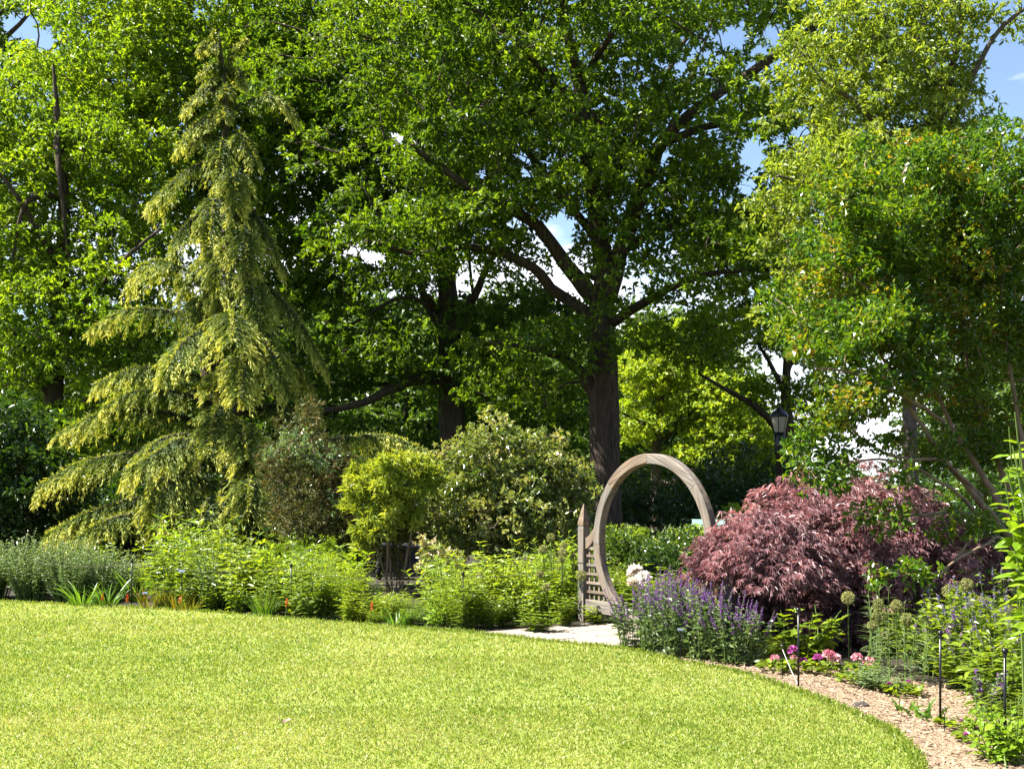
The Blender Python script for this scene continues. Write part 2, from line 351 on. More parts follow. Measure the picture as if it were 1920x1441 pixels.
def inside(poly, pts):
    x, y = pts[:, 0], pts[:, 1]; n = len(poly); r = np.zeros(len(pts), bool)
    for i in range(n):
        x1, y1 = poly[i]; x2, y2 = poly[(i + 1) % n]
        if y1 == y2: continue
        c = ((y1 > y) != (y2 > y)) & (x < (x2 - x1) * (y - y1) / (y2 - y1) + x1); r ^= c
    return r

# grass blades
lawn_poly = np.vstack([edge, [(2.3, 2)], [(-12, 2)], [(-12, 17.2)]])
def grass_layer(d0, d1, dens):
    n = int((d1 - d0) * 1.02 * (d0 + d1) / 2 * dens)
    d = np.sqrt(rng.uniform(d0 * d0, d1 * d1, n)); x = rng.uniform(-.51, .51, n) * d
    p = np.c_[x, d]; return p[inside(lawn_poly, p)]
gp = np.vstack([grass_layer(6.3, 8.5, 4900), grass_layer(8.5, 11, 2900), grass_layer(11, 14, 1900), grass_layer(14, 18.5, 900)])
ng = len(gp); far = np.clip((gp[:, 1] - 6) / 10, 0, 1)
base = np.c_[gp, np.full(ng, 0.028)]
dr = np.c_[rng.normal(0, .8, (ng, 2)), np.ones(ng)]
def vnoise(p, scale, seed):
    q = p * scale; i = np.floor(q).astype(int); f = q - i; f = f * f * (3 - 2 * f)
    h = lambda a, b: (np.sin(a * 127.1 + b * 311.7 + seed * 74.7) * 43758.5453) % 1.0
    return (h(i[:, 0], i[:, 1]) * (1 - f[:, 0]) + h(i[:, 0] + 1, i[:, 1]) * f[:, 0]) * (1 - f[:, 1]) + (h(i[:, 0], i[:, 1] + 1) * (1 - f[:, 0]) + h(i[:, 0] + 1, i[:, 1] + 1) * f[:, 0]) * f[:, 1]
patch = .5 * vnoise(gp, .7, 1) + .3 * vnoise(gp, 1.9, 2) + .2 * vnoise(gp, 4.5, 3)
patch2 = vnoise(gp, 11, 4) * 2 - 1
straw = np.clip((vnoise(gp, 2.6, 5) * vnoise(gp, .9, 6) - .42) * 4, 0, 1)
gv = np.clip(0.49 + .48 * (patch - .5) + .12 * patch2 + .14 * straw + .16 * np.exp(-((gp[:, 0] + 1.6) / 1.8) ** 2 - ((gp[:, 1] - 8.0) / .7) ** 2) + rng.normal(0, .23, ng), 0, 1)
V, Fc = kites(base, dr, rnd_dir(ng), rng.uniform(.014, .034, ng) * (1 + .5 * far), rng.uniform(.0048, .0078, ng) * (1 + 1.2 * far), fold=.1, droop=.25)
M['blade'] = leaf_mat('grass_blade', [(.075, .14, .010), (.155, .225, .02), (.265, .30, .06), (.42, .39, .17)], trans=0.4, tcol=(1.35, 1.35, .6), rough=0.45, spec=0.4)
mb = MB(); mb.add(V, Fc, rep(gv, 4)); g = mb.build('grass', M['blade']); tag(g, 'short yellow green grass blades of the sunlit lawn', 'grass', kind='stuff')

# uneven tufts hanging over the cut edge
n = 9000; k = rng.uniform(0, 88.9, n); i0 = k.astype(int); u = (k - i0)[:, None]; ep = edge[i0] * (1 - u) + edge[i0 + 1] * u
ok = (ep[:, 1] > 6) & (ep[:, 1] < 17); ep = ep[ok]; n = len(ep); wv = np.sin(ep[:, 0] * 9) * np.sin(ep[:, 0] * 23 + 1) * .02
ep = ep + np.stack([rng.normal(0, .02, n), rng.normal(.0, .028, n) + wv], 1)
V, Fc = kites(np.c_[ep, np.full(n, .012)], np.c_[rng.normal(0, .7, (n, 2)), np.ones(n)], rnd_dir(n), rng.uniform(.03, .075, n), rng.uniform(.007, .012, n) * (1 + .08 * (ep[:, 1] - 6)), fold=.1, droop=.25)
mb = MB(); mb.add(V, Fc, rep(np.clip(rng.normal(.35, .2, n), 0, 1), 4)); tag(mb.build('edge_grass', M['blade']), 'ragged longer grass along the cut lawn edge', 'grass', kind='stuff')
fl = G(527, 1367) + np.array([0, 0, .045]); V, Fc = leaves6(fl[None], np.array([[.9, .3, .15]]), np.array([[.1, -.3, 1.0]]), .07, .045, droop=-.2)
mb = MB(); mb.add(V, Fc, .2); M['dead'] = leaf_mat('dead_leaf', [(.10, .055, .03), (.16, .09, .05)], trans=.1); tag(mb.build('fallen_leaf', M['dead'], origin=tuple(fl)), 'single brown fallen leaf lying on the lawn', 'leaf')
# mulch chips
mulch_poly = np.vstack([sel, [(2.3, 2.0)], [(6, 2.0)], mul[::-1]])
n = 26000; cp = np.c_[rng.uniform(.8, 4.5, n), rng.uniform(6, 11.6, n)]; cp = cp[inside(mulch_poly, cp)]; n = len(cp)
V, Fc = kites(np.c_[cp, rng.uniform(.012, .03, n)], np.c_[rng.normal(0, 1, (n, 2)), rng.normal(0, .25, n)], np.c_[rng.normal(0, .45, (n, 2)), np.ones(n)], rng.uniform(.015, .055, n), rng.uniform(.006, .018, n), fold=.05, droop=0)
M['chip'] = leaf_mat('wood_chip', [(.08, .048, .026), (.215, .152, .095), (.32, .25, .175)], trans=0.05, tcol=(1, 1, 1), rough=0.8, spec=0.2)
mb = MB(); mb.add(V, Fc, rep(rng.uniform(0, 1, n), 4)); tag(mb.build('mulch_chips', M['chip']), 'loose pale wood chips on the mulch strip', 'mulch', kind='stuff')

# gate frame directions
TH = R(56); U = np.array([math.cos(TH), -math.sin(TH), 0]); N = np.array([-math.sin(TH), -math.cos(TH), 0]); Z = np.array([0, 0, 1.0])
POST = np.array([.857, 13.96, 0]); RC = POST + U * 1.23            # ring centre foot
# path: paving slabs along N through the ring
path = thing('path', None, None, RC + N * 1.0); path['kind'] = 'structure'; path['label'] = 'pale stone slab path through the round gate'
M['paver'] = noise_mat('pale_paving_stone', (.165, .135, .108), (.26, .222, .185), scale=7, rough=0.85, bump=0.15, c3=(.22, .185, .153), bscale=60)
t = -5.0; row = 0
while t < 2.75:
    L = rng.uniform(.26, .34); a = -.96; shift = 0
    while a < .80 - .05:
        wdt = min(rng.uniform(.38, .62), .80 - a)
        if .80 - a - wdt < .16: wdt = .80 - a
        c = RC + N * (t + L / 2) + U * (a + wdt / 2)
        pb = MB(); box(pb, c + Z * (.004 + rng.uniform(-.002, .003)), wdt - .03, L - .03, .036, U, N, Z, bev=.004)
        pb.build('paver', M['paver'], path)
        a += wdt
    t += L; row += 1

# ------------------------------------------------------------------ moon gate
gate = thing('moon_gate', 'weathered wooden moon gate with round ring, pointed post and lattice side panel', 'gate', POST)
def wbuild(mb, name, parent, label=None):
    mb.hasg = True; return mb.build(name, M['wood'], parent, origin=tuple(gate['o']), label=label)
RO, RI, DEP, ZC = 1.0, .886, .095, .975
cuts = [R(x) for x in (-62, -8, 42, 92, 137, 182, 228, 298)]
for k in range(len(cuts)):
    a0, a1 = cuts[k], cuts[(k + 1) % len(cuts)]
    if a1 < a0: a1 += 2 * math.pi
    nn = 12; th = np.linspace(a0 + .002, a1 - .002, nn); mid = (a0 + a1) / 2
    off = rng.uniform(-.0025, .0025); bv = .008
    prof = [(RI + off, -DEP / 2 + bv), (RI + bv + off, -DEP / 2), (RO - bv + off, -DEP / 2), (RO + off, -DEP / 2 + bv), (RO + off, DEP / 2 - bv), (RO - bv + off, DEP / 2), (RI + bv + off, DEP / 2), (RI + off, DEP / 2 - bv)]
    V = []; gcs = []; o3 = rng.uniform(-20, 20, 3)
    for tt in th:
        for r, dp in prof:
            V.append(RC + Z * ZC + U * math.cos(tt) * r + Z * math.sin(tt) * r + N * dp)
            q = tt - mid; gcs.append((r * math.sin(q) + o3[0], r * math.cos(q) + o3[1], dp + o3[2]))
    m = len(prof); Fc = []
    for i in range(nn - 1):
        for j in range(m): Fc.append([i * m + j, i * m + (j + 1) % m, (i + 1) * m + (j + 1) % m, (i + 1) * m + j])
    sb = MB(); sb.add(V, Fc, .5, gcs); sb.add(V, np.array([list(range(m))[::-1], list(range((nn - 1) * m, nn * m))]), .5, gcs)
    wbuild(sb, 'ring_segment', gate)
def post(at):
    pb = MB(); box(pb, at + Z * .56, .105, .105, 1.12, U, N, Z, gax='z', bev=.008)
    o = wbuild(pb, 'post', gate)
    cb = MB(); box(cb, at + Z * 1.128, .098, .098, .02, U, N, Z, gax='z', bev=.004); wbuild(cb, 'post_collar', gate)
    fb = MB(); box(fb, at + Z * 1.17, .108, .108, .064, U, N, Z, gax='z', bev=.01)
    box(fb, at + Z * 1.304, .100, .100, .20, U, N, Z, taper=.14, gax='z'); wbuild(fb, 'post_finial', gate)
for sgn, at in ((1, POST), (-1, POST + U * 2.46)):
    post(at)
    e = U * sgn
    # curved upper rail between post and ring
    pts = np.array([at + e * .05 + Z * .93, at + e * .13 + Z * .965, at + e * .21 + Z * 1.04, at + e * .275 + Z * 1.12]); sp = smooth(pts, 8)
    V = []; gcs = []
    for i, q in enumerate(sp):
        for hh, dd in ((-.065, -.03), (.065, -.03), (.065, .03), (-.065, .03)):
            V.append(q + Z * hh + N * dd); gcs.append((i * .05, hh + 3, dd))
    Fc = [[i * 4 + j, i * 4 + (j + 1) % 4, i * 4 + 4 + (j + 1) % 4, i * 4 + 4 + j] for i in range(7) for j in range(4)] + [[3, 2, 1, 0], [28, 29, 30, 31]]
    rb = MB(); rb.add(V, [f for f in Fc], .5, gcs); wbuild(rb, 'upper_rail', gate)
    lb = MB(); box(lb, at + e * .37 + Z * .20, .64, .06, .15, U, N, Z, gax='x', bev=.006); wbuild(lb, 'lower_rail', gate)
    # lattice: uprights at front, cross bars behind
    for a, z0, z1 in ((.105, .276, .905), (.195, .276, .98), (.285, .276, .62), (.375, .276, .52), (.465, .276, .36)):
        # stop at the ring outline
        dx = 1.23 - a
        if dx < RO:
            z1 = min(z1, ZC - math.sqrt(RO * RO - dx * dx) - .004)
        if z1 - z0 < .03: continue
        ub = MB(); box(ub, at + e * a - N * .008 + Z * (z0 + z1) / 2, .026, .016, z1 - z0, U, N, Z, gax='z'); wbuild(ub, 'lattice_upright', gate)
    for zz in (.37, .475, .58, .685, .79, .885):
        zr = abs(zz - ZC); xr = 1.23 - math.sqrt(max(RO * RO - zr * zr, 0)) - .004
        a0, a1 = .054, min(xr, .62)
        if a1 - a0 < .03: continue
        bb = MB(); box(bb, at + e * (a0 + a1) / 2 + N * .010 + Z * zz, a1 - a0, .018, .030, U, N, Z, gax='x'); wbuild(bb, 'lattice_bar', gate)
# tie wire round the post

# ------------------------------------------------------------------ trees
def dart(blobs, n, mind, r=None, tries=40):
    """spread n points through a union of ellipsoids (centre, radii)"""
    r = r or rng
    vol = np.array([b[1][0] * b[1][1] * b[1][2] for b in blobs]) ** .8; vol /= vol.sum()
    pts = np.zeros((0, 3)); cand_n = n * tries
    k = r.choice(len(blobs), cand_n, p=vol)
    u = rnd_dir(cand_n, r) * (r.uniform(0, 1, cand_n) ** .42 * np.where(r.uniform(0, 1, cand_n) < .10, 1.28, 1.0))[:, None]
    c = np.array([b[0] for b in blobs])[k] + u * np.array([b[1] for b in blobs])[k]
    out = np.empty((n, 3)); m = 0
    for q in c:
        if m == 0 or ((out[:m] - q) ** 2).sum(1).min() > mind * mind:
            out[m] = q; m += 1
            if m == n: break
    return out[:m]
def hole_mask(pts, holes, soft=.35):
    if not holes: return np.ones(len(pts), bool)
    px = to_px(pts); keep = np.ones(len(pts), bool)
    for hx, hy, hr, hs in holes:
        q = ((px[:, 0] - hx) / hr) ** 2 + ((px[:, 1] - hy) / hs) ** 2
        keep &= q > rng.uniform(1 - soft, 1 + soft, len(pts))
    return keep
def sprig_leaves(mb, cen, rad, per, L, W, star=5, flat=.5, droop=.15, fold=.25, up=.55, vbias=None, holes=None, out=.7, center=None):
    """leaf clumps: each clump is a flattened cloud of star-like sprigs"""
    per = np.asarray(per); N = len(cen)
    cnt = np.maximum(1, (per / star)).astype(int) if per.ndim else np.full(N, max(1, int(per / star)))
    ci = np.repeat(np.arange(N), cnt); S = len(ci)
    if S == 0: return
    u = rnd_dir(S) * (rng.uniform(0, 1, S) ** .45)[:, None]; u[:, 2] *= flat
    if center is not None:      # tilt the pads down and out, away from the trunk
        o = cen[ci] - center; o[:, 2] = 0; o = nrm(o)
        u[:, 2] -= .35 * (u * o).sum(1)
    p = cen[ci] + u * np.asarray(rad)[ci][:, None]
    keep = hole_mask(p, holes); p = p[keep]; ci = ci[keep]; u = u[keep]; S = len(p)
    a = nrm(u * np.array([1, 1, .8]) + np.array([0, 0, .15]) + rng.normal(0, .35, (S, 3)))
    li = np.repeat(np.arange(S), star); n = len(li)
    dr = nrm(a[li] * out + rnd_dir(n)); dr[:, 2] -= .15
    nr = nrm(np.array([0, 0, 1.0]) * up + rnd_dir(n) * .75)
    cv = rng.uniform(0, 1, N)
    v = np.clip(.5 * cv[ci][li] + .5 * rng.uniform(0, 1, n) + (0 if vbias is None else vbias[ci][li]), 0, 1)
    V, Fc = kites(p[li] + rng.normal(0, .015, (n, 3)), dr, nr, L * rng.uniform(.7, 1.25, n), W * rng.uniform(.75, 1.25, n), fold=fold, droop=droop)
    mb.add(V, Fc, rep(v, 4))
def connect(mb, skeleton, targets, r0=.012, r1=.012, maxr=.06, sag=.12):
    """join every clump to the nearest wood, thinner and thinner"""
    d = np.sqrt(((targets[:, None] - skeleton[None]) ** 2).sum(2).min(1)); order = np.argsort(d)
    nodes = [skeleton]; nn = len(skeleton); buf = np.empty((nn + len(targets) * 4, 3)); buf[:nn] = skeleton
    Pt = []; Rd = []
    for i in order:
        q = targets[i]; D = ((buf[:nn] - q) ** 2).sum(1) + np.maximum(0, buf[:nn, 2] - q[2]) * .8
        s = buf[D.argmin()]; ln = np.linalg.norm(q - s)
        b = s * .35 + q * .65; b = b + np.array([0, 0, sag * ln]) + rng.normal(0, .06 * ln, 3)
        a = s * .7 + q * .3 + np.array([0, 0, sag * .5 * ln]) + rng.normal(0, .06 * ln, 3)
        pl = smooth([s, a, b, q], 6); Pt.append(pl); rr = min(r0 + r1 * ln, maxr); Rd.append(np.linspace(rr, max(.006, rr * .35), 6))
        buf[nn:nn + 4] = pl[2:]; nn += 4
    if Pt: mb.add(*tubes(np.array(Pt), np.array(Rd), 4))
def wobble_tube(mb, pts, r0, r1, n=26, sides=10, amp=.05, power=1.0):
    sp = smooth(pts, n); t = np.linspace(0, 1, n)
    sp[1:-1] += rng.normal(0, 1, (n - 2, 3)) * amp * (r0 * (1 - t[1:-1]) + r1 * t[1:-1])[:, None]
    rd = r0 + (r1 - r0) * t ** power; rd = rd * (1 + rng.normal(0, .03, n))
    mb.add(*tubes(sp, rd, sides)); return sp
def make_tree(name, label, d, trunk, tr, limbs, blobs, ncl, cr, per, L, W, leaf, bark, holes=None, group=None, autolimbs=0, flat=.42, star=5, part=True, mind=None, twr=(.012, .012), cat='tree', up=.55, extra_thin=None):
    w3 = lambda q: P(q[0], q[1], d + (q[2] if len(q) > 2 else 0))
    T = np.array([w3(q) for q in trunk]); T[0, 2] = 0
    root = thing(name, label, cat, (T[0, 0], T[0, 1], 0), group)
    sk = []
    mb = MB(); n = 34; sp = smooth(T, n); rr = np.interp(np.linspace(0, 1, n), np.linspace(0, 1, len(tr)), tr)
    hgt = sp[:, 2]; rr = rr * (1 + .55 * np.exp(-np.maximum(hgt, 0) / .35)) * (1 + rng.normal(0, .02, n))
    sp[0, 2] = -.05
    mb.add(*tubes(sp, rr, 14)); mb.build('trunk', bark, root, smooth=True); sk.append(sp[n // 3:])
    for pts, r0, r1 in limbs:
        lb = MB(); q = wobble_tube(lb, [w3(x) for x in pts], r0, r1, 22, 8, .12)
        lb.build('limb', bark, root, smooth=True); sk.append(q[3:])
    B = [(w3(b[:3]), np.array(b[3:6])) for b in blobs]
    top = sp[n // 3:]
    cmid = np.mean([b[0] for b in B], 0)
    for k in range(autolimbs):
        s = top[rng.integers(2, len(top) - 2)]; bi = B[rng.integers(len(B))]
        e = bi[0] + rnd_dir(1)[0] * bi[1] * np.array([.7, .95, .5])
        m1 = s * .6 + e * .4 + np.array([0, 0, .5]) + rng.normal(0, .3, 3)
        lb = MB(); q = wobble_tube(lb, [s, m1, e], .10, .03, 18, 6, .2); lb.build('limb', bark, root, smooth=True); sk.append(q[3:])
    cen = dart(B, ncl, mind or cr * .80)
    if holes: cen = cen[hole_mask(cen, holes, .1)]
    rad = cr * rng.uniform(.6, 1.25, len(cen))
    mb = MB(); connect(mb, np.concatenate(sk), cen, *twr)
    # little twigs inside each clump
    k = 3; u = rnd_dir(len(cen) * k); u[:, 2] *= .5; e = np.repeat(cen, k, 0) + u * np.repeat(rad, k)[:, None] * .8; s = np.repeat(cen, k, 0)
    mm = (s + e) / 2 + rng.normal(0, .05, s.shape)
    mb.add(*tubes(np.stack([s, mm, e], 1), np.tile([.009, .006, .003], (len(s), 1)), 3))
    mb.build('branches', bark, root, kind='stuff')
    mb = MB(); sprig_leaves(mb, cen, rad, per * (rad / cr) ** 2, L, W, star=star, flat=flat, holes=holes, center=cmid, up=up)
    mb.build('crown', leaf, root, kind='stuff')
    return root

HOLES = [(1048, 440, 26, 42), (905, 540, 20, 18), (715, 560, 34, 16), (668, 600, 20, 12), (745, 585, 18, 10), (1412, 290, 24, 36), (1400, 350, 18, 22), (1500, 245, 22, 14), (1370, 70, 34, 22),
         (1450, 60, 20, 18), (905, 330, 14, 12), (985, 290, 22, 12), (745, 255, 14, 12), (700, 480, 24, 14), (660, 470, 26, 12), (1240, 300, 12, 12), (1290, 250, 14, 10), (960, 420, 16, 10), (1085, 400, 14, 10), (1290, 212, 20, 13), (1345, 176, 20, 13), (1405, 132, 18, 12), (1465, 88, 18, 12), (985, 408, 18, 14), (1020, 445, 16, 14), (1330, 240, 22, 9), (1420, 222, 22, 9)]
# the big oak in the middle
oak = make_tree('oak_tree', 'tall oak with straight dark trunk standing directly behind the round gate', 28,
    [(1136, 1034), (1134, 850), (1131, 700), (1126, 600), (1134, 520), (1118, 400), (1104, 300), (1086, 160), (1060, 40), (1050, -120), (1045, -260)],
    [.40, .375, .365, .34, .27, .21, .18, .15, .11, .07, .03],
    [([(1118, 745, 0), (1088, 695, -.3), (1040, 664, -.8), (1000, 655, -1.2), (930, 640, -1.8)], .17, .04),
     ([(1124, 600), (1040, 545, -.4), (1000, 502, -.8), (930, 470, -1.2), (860, 465, -1.6), (780, 475, -2), (690, 452, -2.4)], .15, .045),
     ([(1128, 575), (1080, 520, -.5), (1040, 468, -.9), (1008, 425, -1.2), (950, 390, -1.6), (900, 365, -2), (850, 330, -2.3), (780, 280, -2.6)], .20, .06),
     ([(1140, 560), (1175, 440, -.2), (1215, 330, -.5), (1245, 262, -.7), (1330, 190, -.9), (1420, 128, -1.0), (1530, 48, -1.2), (1600, -30, -1.3)], .21, .07),
     ([(1240, 270, -.7), (1310, 242, -1), (1380, 226, -1.3), (1450, 212, -1.5), (1545, 240, -1.8)], .11, .04),
     ([(1400, 140, -1), (1470, 92, -1.2), (1560, 70, -1.6), (1640, 90, -1.8)], .10, .03),
     ([(1142, 610), (1200, 572, -.8), (1260, 540, -1.5), (1340, 512, -2.2), (1490, 502, -3)], .13, .04),
     ([(1170, 470), (1250, 422, -1), (1330, 397, -1.6), (1400, 402, -2), (1460, 420, -2.2)], .09, .03),
     ([(1104, 300), (1040, 240, .5), (980, 205, .3), (900, 180, 0)], .11, .04),
     ([(1118, 400), (1200, 250, 2), (1260, 120, 3), (1330, 0, 3.5)], .12, .04),
     ([(1122, 450), (1000, 300, 2.5), (900, 150, 3.5), (800, 50, 4)], .12, .04),
     ([(1086, 160), (1150, 60, -1.5), (1220, -40, -2), (1300, -120, -2)], .09, .03),
     ([(1095, 220), (980, 90, -1.5), (880, 10, -2.2), (800, -60, -2.5)], .10, .03)],
    [(1080, 60, 0, 6.6, 4.6, 4.0), (860, 330, -.5, 3.2, 3.4, 1.9), (1330, 340, -.5, 3.1, 3.4, 2.0), (1080, 330, 0, 3.4, 3.8, 2.2), (860, 440, -1.5, 2.6, 2.4, .8), (1340, 470, -2, 2.4, 2.4, .8),
     (1130, 575, -1.6, 1.3, 1.0, .45), (1010, 640, -1.6, 1.5, 1.2, .5), (1250, 540, -1.8, 1.5, 1.4, .55), (1000, 730, 1.5, 1.6, 1.5, .6), (700, 470, -1.5, 1.3, 1.5, .9), (1290, 620, -1.6, 1.0, .9, .3)],
    680, .78, 215, .155, .07, M['oak'], M['bark'], HOLES, autolimbs=4)
# second oak, farther back to its left
oak2 = make_tree('oak_tree', 'second oak with long low limb, behind the dappled shrub and golden bush', 34,
    [(850, 1012), (848, 830), (845, 700), (842, 600), (838, 520), (832, 420), (822, 300), (808, 150), (800, 0), (798, -150)],
    [.40, .37, .35, .33, .26, .20, .16, .12, .08, .03],
    [([(846, 610), (885, 562, -.3), (905, 520, -.5), (922, 485, -.7), (960, 440, -1)], .15, .05),
     ([(838, 600), (800, 560, -.3), (775, 515, -.6), (735, 480, -.9), (680, 440, -1.2)], .14, .04),
     ([(842, 655), (795, 570, -1), (745, 560, -1.3), (690, 590, -1.6), (630, 622, -1.8), (570, 640, -2)], .07, .03),
     ([(848, 690), (800, 706, -1), (740, 726, -1.6), (690, 750, -2), (640, 765, -2.4), (580, 772, -2.8)], .155, .08),
     ([(842, 715), (760, 718, .8), (660, 722, 1), (560, 722, 1.2)], .09, .04),
     ([(836, 500), (740, 380, .5), (650, 300, 0), (560, 250, 0)], .13, .04), ([(832, 420), (900, 300, 1), (960, 200, 1.5)], .11, .04), ([(822, 300), (740, 150, -1), (660, 40, -1.5)], .10, .03)],
    [(740, 150, 0, 5.0, 4.2, 4.4), (700, 400, -.5, 3.6, 3.2, 1.7), (620, 560, 0, 2.8, 2.6, 1.1), (720, 660, -1, 3.0, 2.2, .8), (960, 600, 0, 2.4, 2.2, .9), (940, 740, 1, 2.6, 2.4, 1.1), (600, 690, .5, 2.0, 2.0, .8),
     (1020, 800, 2, 2.0, 1.6, .8), (720, 820, 2.5, 2.2, 1.6, .9), (780, 540, 2.5, 2.4, 1.4, .8), (940, 560, 2.5, 2.2, 1.4, .8), (650, 600, 2, 1.8, 1.4, .8)],
    640, .85, 180, .17, .078, M['oak'], M['bark'], HOLES, autolimbs=3)
# bright trees behind the cedar
t3 = make_tree('oak_tree', 'broad light green oak rising behind the tip of the cedar', 35,
    [(395, 1012), (392, 800), (398, 600), (390, 450), (370, 300), (360, 100), (350, -100)], [.38, .34, .3, .24, .18, .11, .04],
    [([(392, 620), (300, 480, -1), (220, 400, -2), (140, 340, -2.5)], .16, .04), ([(390, 520), (470, 420, -.5), (540, 330, -1), (600, 240, -1.3)], .14, .04),
     ([(375, 330), (280, 230, -1), (200, 150, -1.5), (120, 100, -2)], .12, .04), ([(365, 200), (440, 90, -1), (520, 10, -1.2)], .1, .03), ([(392, 700), (480, 640, -1), (560, 600, -1.5)], .1, .03)],
    [(350, 90, 0, 4.6, 3.4, 3.4), (230, 250, -1, 3.6, 2.6, 1.9), (520, 220, -.5, 2.6, 2.4, 2.3), (420, 380, 0, 3.0, 2.2, 1.8), (540, 480, .5, 2.0, 1.8, 1.6), (230, 130, -1.2, 3.2, 2.4, 1.6)],
    520, .82, 220, .165, .076, M['oak_light'], M['bark'], [(40, 50, 36, 30), (85, 75, 22, 24), (30, 165, 14, 12), (440, 250, 10, 10)], autolimbs=3, flat=.55)
t3b = make_tree('oak_tree', 'bright green leafy tree at the picture edge, left of the cedar', 30,
    [(95, 1026), (98, 800), (110, 600), (120, 400), (110, 250), (100, 120)], [.27, .24, .2, .15, .1, .03],
    [([(100, 760), (50, 660, -.5), (0, 600, -1), (-60, 560, -1.2)], .1, .03), ([(105, 660), (170, 560, -1), (240, 480, -1.4), (300, 430, -1.6)], .11, .03), ([(112, 500), (40, 380, -1), (-20, 300, -1.2)], .1, .03),
     ([(100, 820), (180, 730, -1), (250, 690, -1.5)], .08, .03)],
    [(130, 340, .4, 2.9, 1.3, 1.7), (50, 470, 0, 2.2, 1.2, 1.3), (225, 500, -.4, 1.7, 1.1, 1.5), (170, 640, -.8, 1.9, 1.1, 1.1), (60, 660, -.4, 1.5, 1.1, 1.2), (240, 770, -.9, 1.5, 1.0, .9), (130, 820, -1.2, 1.8, 1.0, .8), (10, 250, .5, 1.6, 1.2, 1.2), (70, 560, -.9, 1.5, .9, .6), (260, 620, -.8, 1.0, .9, .7)],
    400, .60, 165, .145, .066, M['oak_light'], M['bark'], None, autolimbs=3, flat=.5)
t3c = make_tree('oak_tree', 'dark tree showing sky gaps in the upper left corner', 44,
    [(-120, 992), (-115, 700), (-110, 450), (-100, 250), (-80, 60), (-70, -100)], [.4, .36, .3, .24, .15, .05],
    [([(-105, 350), (-30, 230, -1), (60, 130, -1.5), (130, 60, -1.6)], .14, .03), ([(-90, 150), (0, 80, -1), (60, 20, -1.2), (110, -40, -1.4)], .12, .03), ([(-110, 600), (-20, 520, 0), (40, 480, 0)], .13, .04)],
    [(-40, 60, 0, 3.6, 3, 3.0), (60, 10, 0, 2.6, 2, 1.2), (-60, 500, 0, 3, 2.5, 4.2), (20, 650, 0, 2.0, 2, 3.4)],
    260, .85, 170, .18, .08, M['oak'], M['bark'], [(40, 50, 36, 30), (85, 75, 22, 24), (30, 165, 14, 12), (40, 585, 16, 12)], autolimbs=2)
# pale tree, upper right
t4 = make_tree('oak_tree', 'pale bright oak reaching to the blue sky in the upper right', 22,
    [(1712, 1070), (1708, 850), (1702, 650), (1712, 480), (1742, 330), (1772, 190), (1800, 60), (1830, -80)], [.14, .125, .12, .11, .095, .075, .05, .02],
    [([(1745, 320), (1790, 220, -.4), (1835, 120, -.6), (1880, 50, -.7), (1960, -10, -.8)], .075, .03), ([(1710, 500), (1640, 420, -.6), (1560, 360, -1), (1460, 330, -1.4)], .09, .025),
     ([(1735, 350), (1660, 250, -.5), (1600, 190, -.8), (1540, 150, -1)], .08, .025), ([(1770, 190), (1700, 110, -.3), (1640, 50, -.5), (1580, 0, -.6)], .06, .02), ([(1720, 430), (1800, 380, .3), (1870, 340, .5)], .06, .02)],
    [(1640, 130, 0, 1.7, 1.6, 1.5), (1560, 330, -.6, 1.5, 1.4, .8), (1690, 300, 0, 1.5, 1.5, 1.3), (1470, 370, -.8, .75, .9, .45), (1600, 450, -.4, 1.5, 1.3, .8), (1530, 560, 0, .9, 1.0, .7), (1700, 520, .5, 1.6, 1.2, 1.0), (1790, 230, 0, .8, 1, .9), (1890, 25, -.6, .55, .6, .35),
     (1700, 20, 0, 1.3, 1.3, .8), (1850, 560, .8, 1.5, 1.0, 1.6)],
    400, .52, 165, .125, .05, M['oak_pale'], M['bark2'], [(1412, 290, 26, 40), (1895, 140, 48, 72), (1500, 245, 22, 14), (1690, 60, 14, 10), (1400, 350, 18, 22), (1640, 800, 46, 28), (1440, 685, 30, 16), (1870, 55, 12, 10)], autolimbs=3, twr=(.008, .010))
# lime maple seen behind the gate
t6 = make_tree('maple_tree', 'small lime green maple glowing in sunlight behind the round gate', 42,
    [(1229, 992), (1230, 900), (1232, 820), (1238, 760), (1245, 700), (1250, 640)], [.20, .185, .17, .13, .08, .03],
    [([(1232, 815), (1200, 790, -.2), (1170, 775, -.4), (1150, 765, -.5)], .09, .03), ([(1232, 830), (1260, 810, 0), (1290, 780, -.3), (1320, 740, -.5)], .09, .03), ([(1258, 905, -.4), (1300, 880, -.8), (1335, 850, -1.2), (1400, 835, -1.5)], .10, .03),
     ([(1232, 900), (1258, 905, -.4), (1285, 890, -.6)], .1, .06), ([(1240, 760), (1200, 720, .3), (1170, 690, .4)], .06, .02)],
    [(1240, 690, 0, 1.7, 1.7, 1.0), (1340, 740, -.5, 1.6, 1.6, .8), (1370, 810, -1, 1.6, 1.5, .7), (1200, 790, 0, 1.0, 1.3, .8), (1290, 630, .5, 1.6, 1.5, .6), (1320, 850, -1.2, 1.2, 1.0, .4), (1430, 850, -.6, .8, .9, .5)],
    330, .5, 110, .15, .085, M['lime'], M['bark2'], [(1430, 685, 22, 12)], flat=.38, up=.8, cat='tree')
